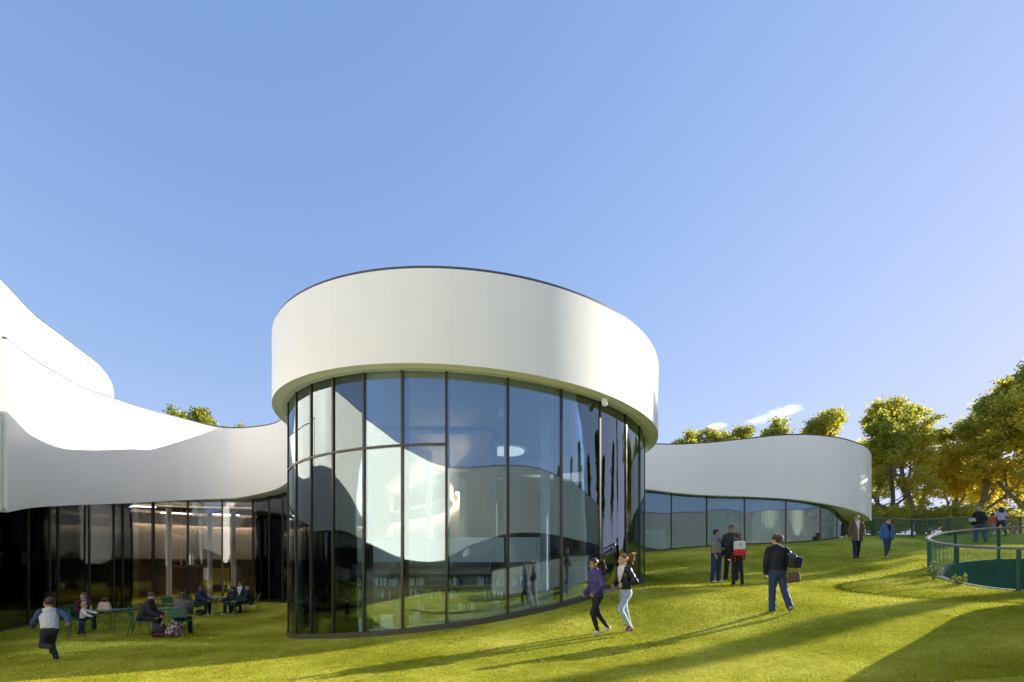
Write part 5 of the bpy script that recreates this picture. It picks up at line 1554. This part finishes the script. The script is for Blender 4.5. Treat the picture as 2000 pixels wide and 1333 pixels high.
backpack('small dark bag on the turf under the far table group', (x_, y_, gz(x_, y_)), .2, colm('cloth_black_pack', BLK), colm('cloth_charcoal', CHAR), .30, .26, .18, 0)
# the red and white backpack worn by the youth
M_PWHITE = mat('pack_white', (.62, .61, .60), .6); M_PRED = mat('pack_red', (.50, .02, .03), .55)
bp_c = y3['world'](y3['chest'] - y3['tf'] * .215 + y3['tu'] * -.03)
rp = bag_root('backpack', 'red and white backpack on the back of the curly-haired youth', 'backpack', tuple(bp_c), y3['yaw'])
ub = part_net(rp, 'upper_body', [('box', v3(0, 0, .07), (.165, .09, .155), I3, .07)], .012, M_PWHITE)
part_net(rp, 'lower_body', [('box', v3(0, .02, -.13), (.17, .11, .10), I3, .06)], .012, M_PRED)
part_net(ub, 'logo_patch', [('box', v3(0, .092, .10), (.012, .006, .05), rotm('Y', 14), .004)], .005, colm('cloth_charcoal', CHAR))
for sg in (-1, 1):
    MB().tube([(sg * .09, -.06, .20), (sg * .11, -.15, .225), (sg * .115, -.27, .16), (sg * .12, -.31, 0), (sg * .14, -.22, -.16), (sg * .15, -.06, -.2)], .02, 6).build('strap', M_PRED, rp, True)
    MB().tube([(sg * .12, 0, -.22), (sg * .13, .01, -.42)], .008, 5).build('loose_strap', M_PRED, rp, True)
# cross-body strap and bag of the stout youth
sb = bag_root('shoulder_bag', 'small black shoulder bag worn by the stout youth in grey', 'bag', tuple(y1['root'].location), y1['yaw'])
c_, n_, tl_, tf_, tu_ = y1['chest'], y1['neck'], y1['tl'], y1['tf'], y1['tu']
pts = []
for a in np.linspace(0, 1, 14):
    w_ = 1.2
    pts.append(tuple(c_ + tu_ * (.19 - .37 * a) + tl_ * (-.11 + .30 * a) + tf_ * (.045 + .125 * math.sin(math.pi * min(a * 1.05, 1)) ** .6)))
MB().tube(pts, .018, 6).build('strap', colm('cloth_black_pack', BLK), sb, True)
part_net(sb, 'bag_body', [('box', np.array(pts[-1]) + v3(.03, 0, -.09), (.06, .11, .10), I3, .03)], .012, colm('cloth_black_pack', BLK))
# shiny black shoulder bag, navy bag and brown tote of the woman walking away
M_PATENT = mat('patent_leather', (.014, .014, .016), .16, spec=.7)
tu_, tl_, tf_ = w1['tu'], w1['tl'], w1['tf']
sgn = -1                                            # her right side is on the right of the picture
base_c = w1['pel'] + tl_ * sgn * .17 - tf_ * .15
pb = bag_root('shoulder_bag', 'shiny black shoulder bag with ring handle on the walking woman', 'bag', tuple(w1['root'].location), w1['yaw'])
part_net(pb, 'bag_body', [('box', base_c + v3(0, 0, .20), (.085, .16, .13), rotm('X', 12), .05)], .012, M_PATENT, wob=.004)
MB().tube([tuple(base_c + v3(0, -.12, .31)), tuple(w1['chest'] + tl_ * sgn * .20 + tu_ * .14 - tf_ * .03), tuple(w1['chest'] + tl_ * sgn * .14 + tu_ * .225), tuple(w1['chest'] + tl_ * sgn * .17 + tu_ * .16 - tf_ * .10), tuple(base_c + v3(0, .13, .31))], .014, 6).build('strap', M_PATENT, pb, True)
nb = bag_root('sports_bag', 'small navy bag hanging behind the shiny black shoulder bag', 'bag', tuple(w1['root'].location), w1['yaw'])
part_net(nb, 'bag_body', [('box', base_c + v3(sgn * .15, -.04, .16), (.085, .15, .13), rotm('Y', 16), .07)], .012, colm('cloth_navy_pack', NAVY), wob=.003)
MB().tube([tuple(base_c + v3(sgn * .13, -.08, .26)), tuple(w1['chest'] + tl_ * sgn * .215 + tu_ * .10 - tf_ * .05), tuple(w1['chest'] + tl_ * sgn * .18 + tu_ * .222), tuple(w1['chest'] + tl_ * sgn * .21 + tu_ * .12 - tf_ * .11), tuple(base_c + v3(sgn * .13, .08, .26))], .012, 6).build('strap', colm('cloth_navy_pack', NAVY), nb, True)
tb = bag_root('tote_bag', 'brown tote bag hanging lowest at the walking woman\'s side', 'bag', tuple(w1['root'].location), w1['yaw'])
part_net(tb, 'bag_body', [('box', base_c + v3(sgn * .06, .0, -.16), (.14, .06, .105), rotm('Y', -8), .04)], .012, mat('brown_leather', (.13, .065, .032), .5), wob=.003)
for yy in (-.05, .05):
    MB().tube([tuple(base_c + v3(sgn * -.04, yy, -.06)), tuple(base_c + v3(sgn * .02, yy * .3, .14)), tuple(base_c + v3(sgn * .10, yy * .3, .14)), tuple(base_c + v3(sgn * .16, yy, -.06))], .010, 6).build('handle', M_TANL, tb, True)
# bag under the arm of the man in the cap
q = m2['world'](m2['chest'] + m2['tl'] * .30 - m2['tu'] * .14)
sdf_thing('carrier_bag', 'grey and white bag under the arm of the man in the cap', 'bag', [('box', v3(0, 0, 0), (.14, .10, .10), I3, .05)], .015, mat('bag_grey', (.45, .45, .47), .6), tuple(q), wob=.004)

# leafy plants at the foot of the patio railing
M_SHRUB = leaf_mat('shrub_leaves', [(.16, .20, .03), (.22, .26, .05), (.30, .30, .08)], .45)
def shrub(label, x, y, hgt, n, spread, seed):
    g = np.random.default_rng(seed); R = random.Random(seed)
    t = thing('climbing_shrub', label, 'shrub', (x, y, gz(x, y)))
    mb = MB(); cs = []
    for i in range(7):
        a = R.uniform(0, 6.28); e = Vector((math.cos(a) * spread * R.uniform(.3, 1), math.sin(a) * spread * .5 * R.uniform(.3, 1), hgt * R.uniform(.35, 1)))
        m_ = e * .5 + Vector((0, 0, hgt * .12))
        mb.tube([(0, 0, -.05), tuple(m_), tuple(e)], [.008, .006, .003], 5)
        for k in range(n):
            f_ = R.uniform(.2, 1); p = (Vector((0, 0, 0)).lerp(m_, f_ * 2) if f_ < .5 else m_.lerp(e, f_ * 2 - 1)); cs.append((p.x, p.y, p.z))
    c = np.array(cs) + g.normal(0, .035, (len(cs), 3)); c[:, 2] = np.abs(c[:, 2]); n_ = len(c)
    a = g.normal(0, 1, (n_, 3)); a /= np.linalg.norm(a, axis=1)[:, None]; b = np.cross(a, g.normal(0, 1, (n_, 3))); b /= np.linalg.norm(b, axis=1)[:, None]
    sz = g.uniform(.025, .05, (n_, 1))
    v = np.stack([c - a * sz, c - b * sz * .5, c + a * sz, c + b * sz * .5], 1).reshape(-1, 3)
    obj('stems', mb.mesh('stems'), M_BARK, t); obj('foliage', fast_mesh('foliage', v, np.arange(n_ * 4).reshape(-1, 4)), M_SHRUB, t)
a1 = math.radians(172)
for lab, ang, hh, n, sp, sd in (('small leafy shrub at the left end of the patio railing', 163, .55, 22, .30, 1), ('low sprig of pale leaves beside the leftmost railing post', 178, .35, 14, .22, 2), ('leafy shrub climbing the near side of the patio railing at the right edge', 207, .62, 34, .55, 4)):
    a = math.radians(ang); shrub(lab, PIT[0] + (PIT[2] + .28) * math.cos(a), PIT[1] + (PIT[2] + .28) * math.sin(a), hh, n, sp, sd)

# fallen leaves on the turf
g = np.random.default_rng(77)
n_ = 420
dl = 7 + 14 * g.random(n_); xl = (g.random(n_) * 2 - 1.25) * dl * .9
k_ = np.hypot(xl - DC[0], dl - DC[1]) > DRG + .15
k_ &= np.hypot(xl - PIT[0], dl - PIT[1]) > PIT[2] + .2
k_ &= (xl < 0) | (g.random(n_) < .3)
xl, dl = xl[k_], dl[k_]; n_ = len(xl)
zl = ground(xl, dl) + .035
an = g.random(n_) * 6.28; sz = g.uniform(.03, .075, n_)
v = np.empty((n_, 4, 3))
for i, (r_, w_) in enumerate(((0, 1), (1.5, .7), (3.1, 1), (4.6, .7))):
    v[:, i] = np.stack([xl + np.cos(an + r_) * sz * w_, dl + np.sin(an + r_) * sz * w_, zl + g.normal(0, .008, n_)], 1)
fl = obj('fallen_leaves', fast_mesh('fallen_leaves', v.reshape(-1, 3), np.arange(n_ * 4).reshape(-1, 4)), mat('dry_leaf', (.30, .13, .04), .8, noise=(9, .5)))
tag(fl, 'dry brown leaves scattered over the turf', 'leaves', kind='stuff')
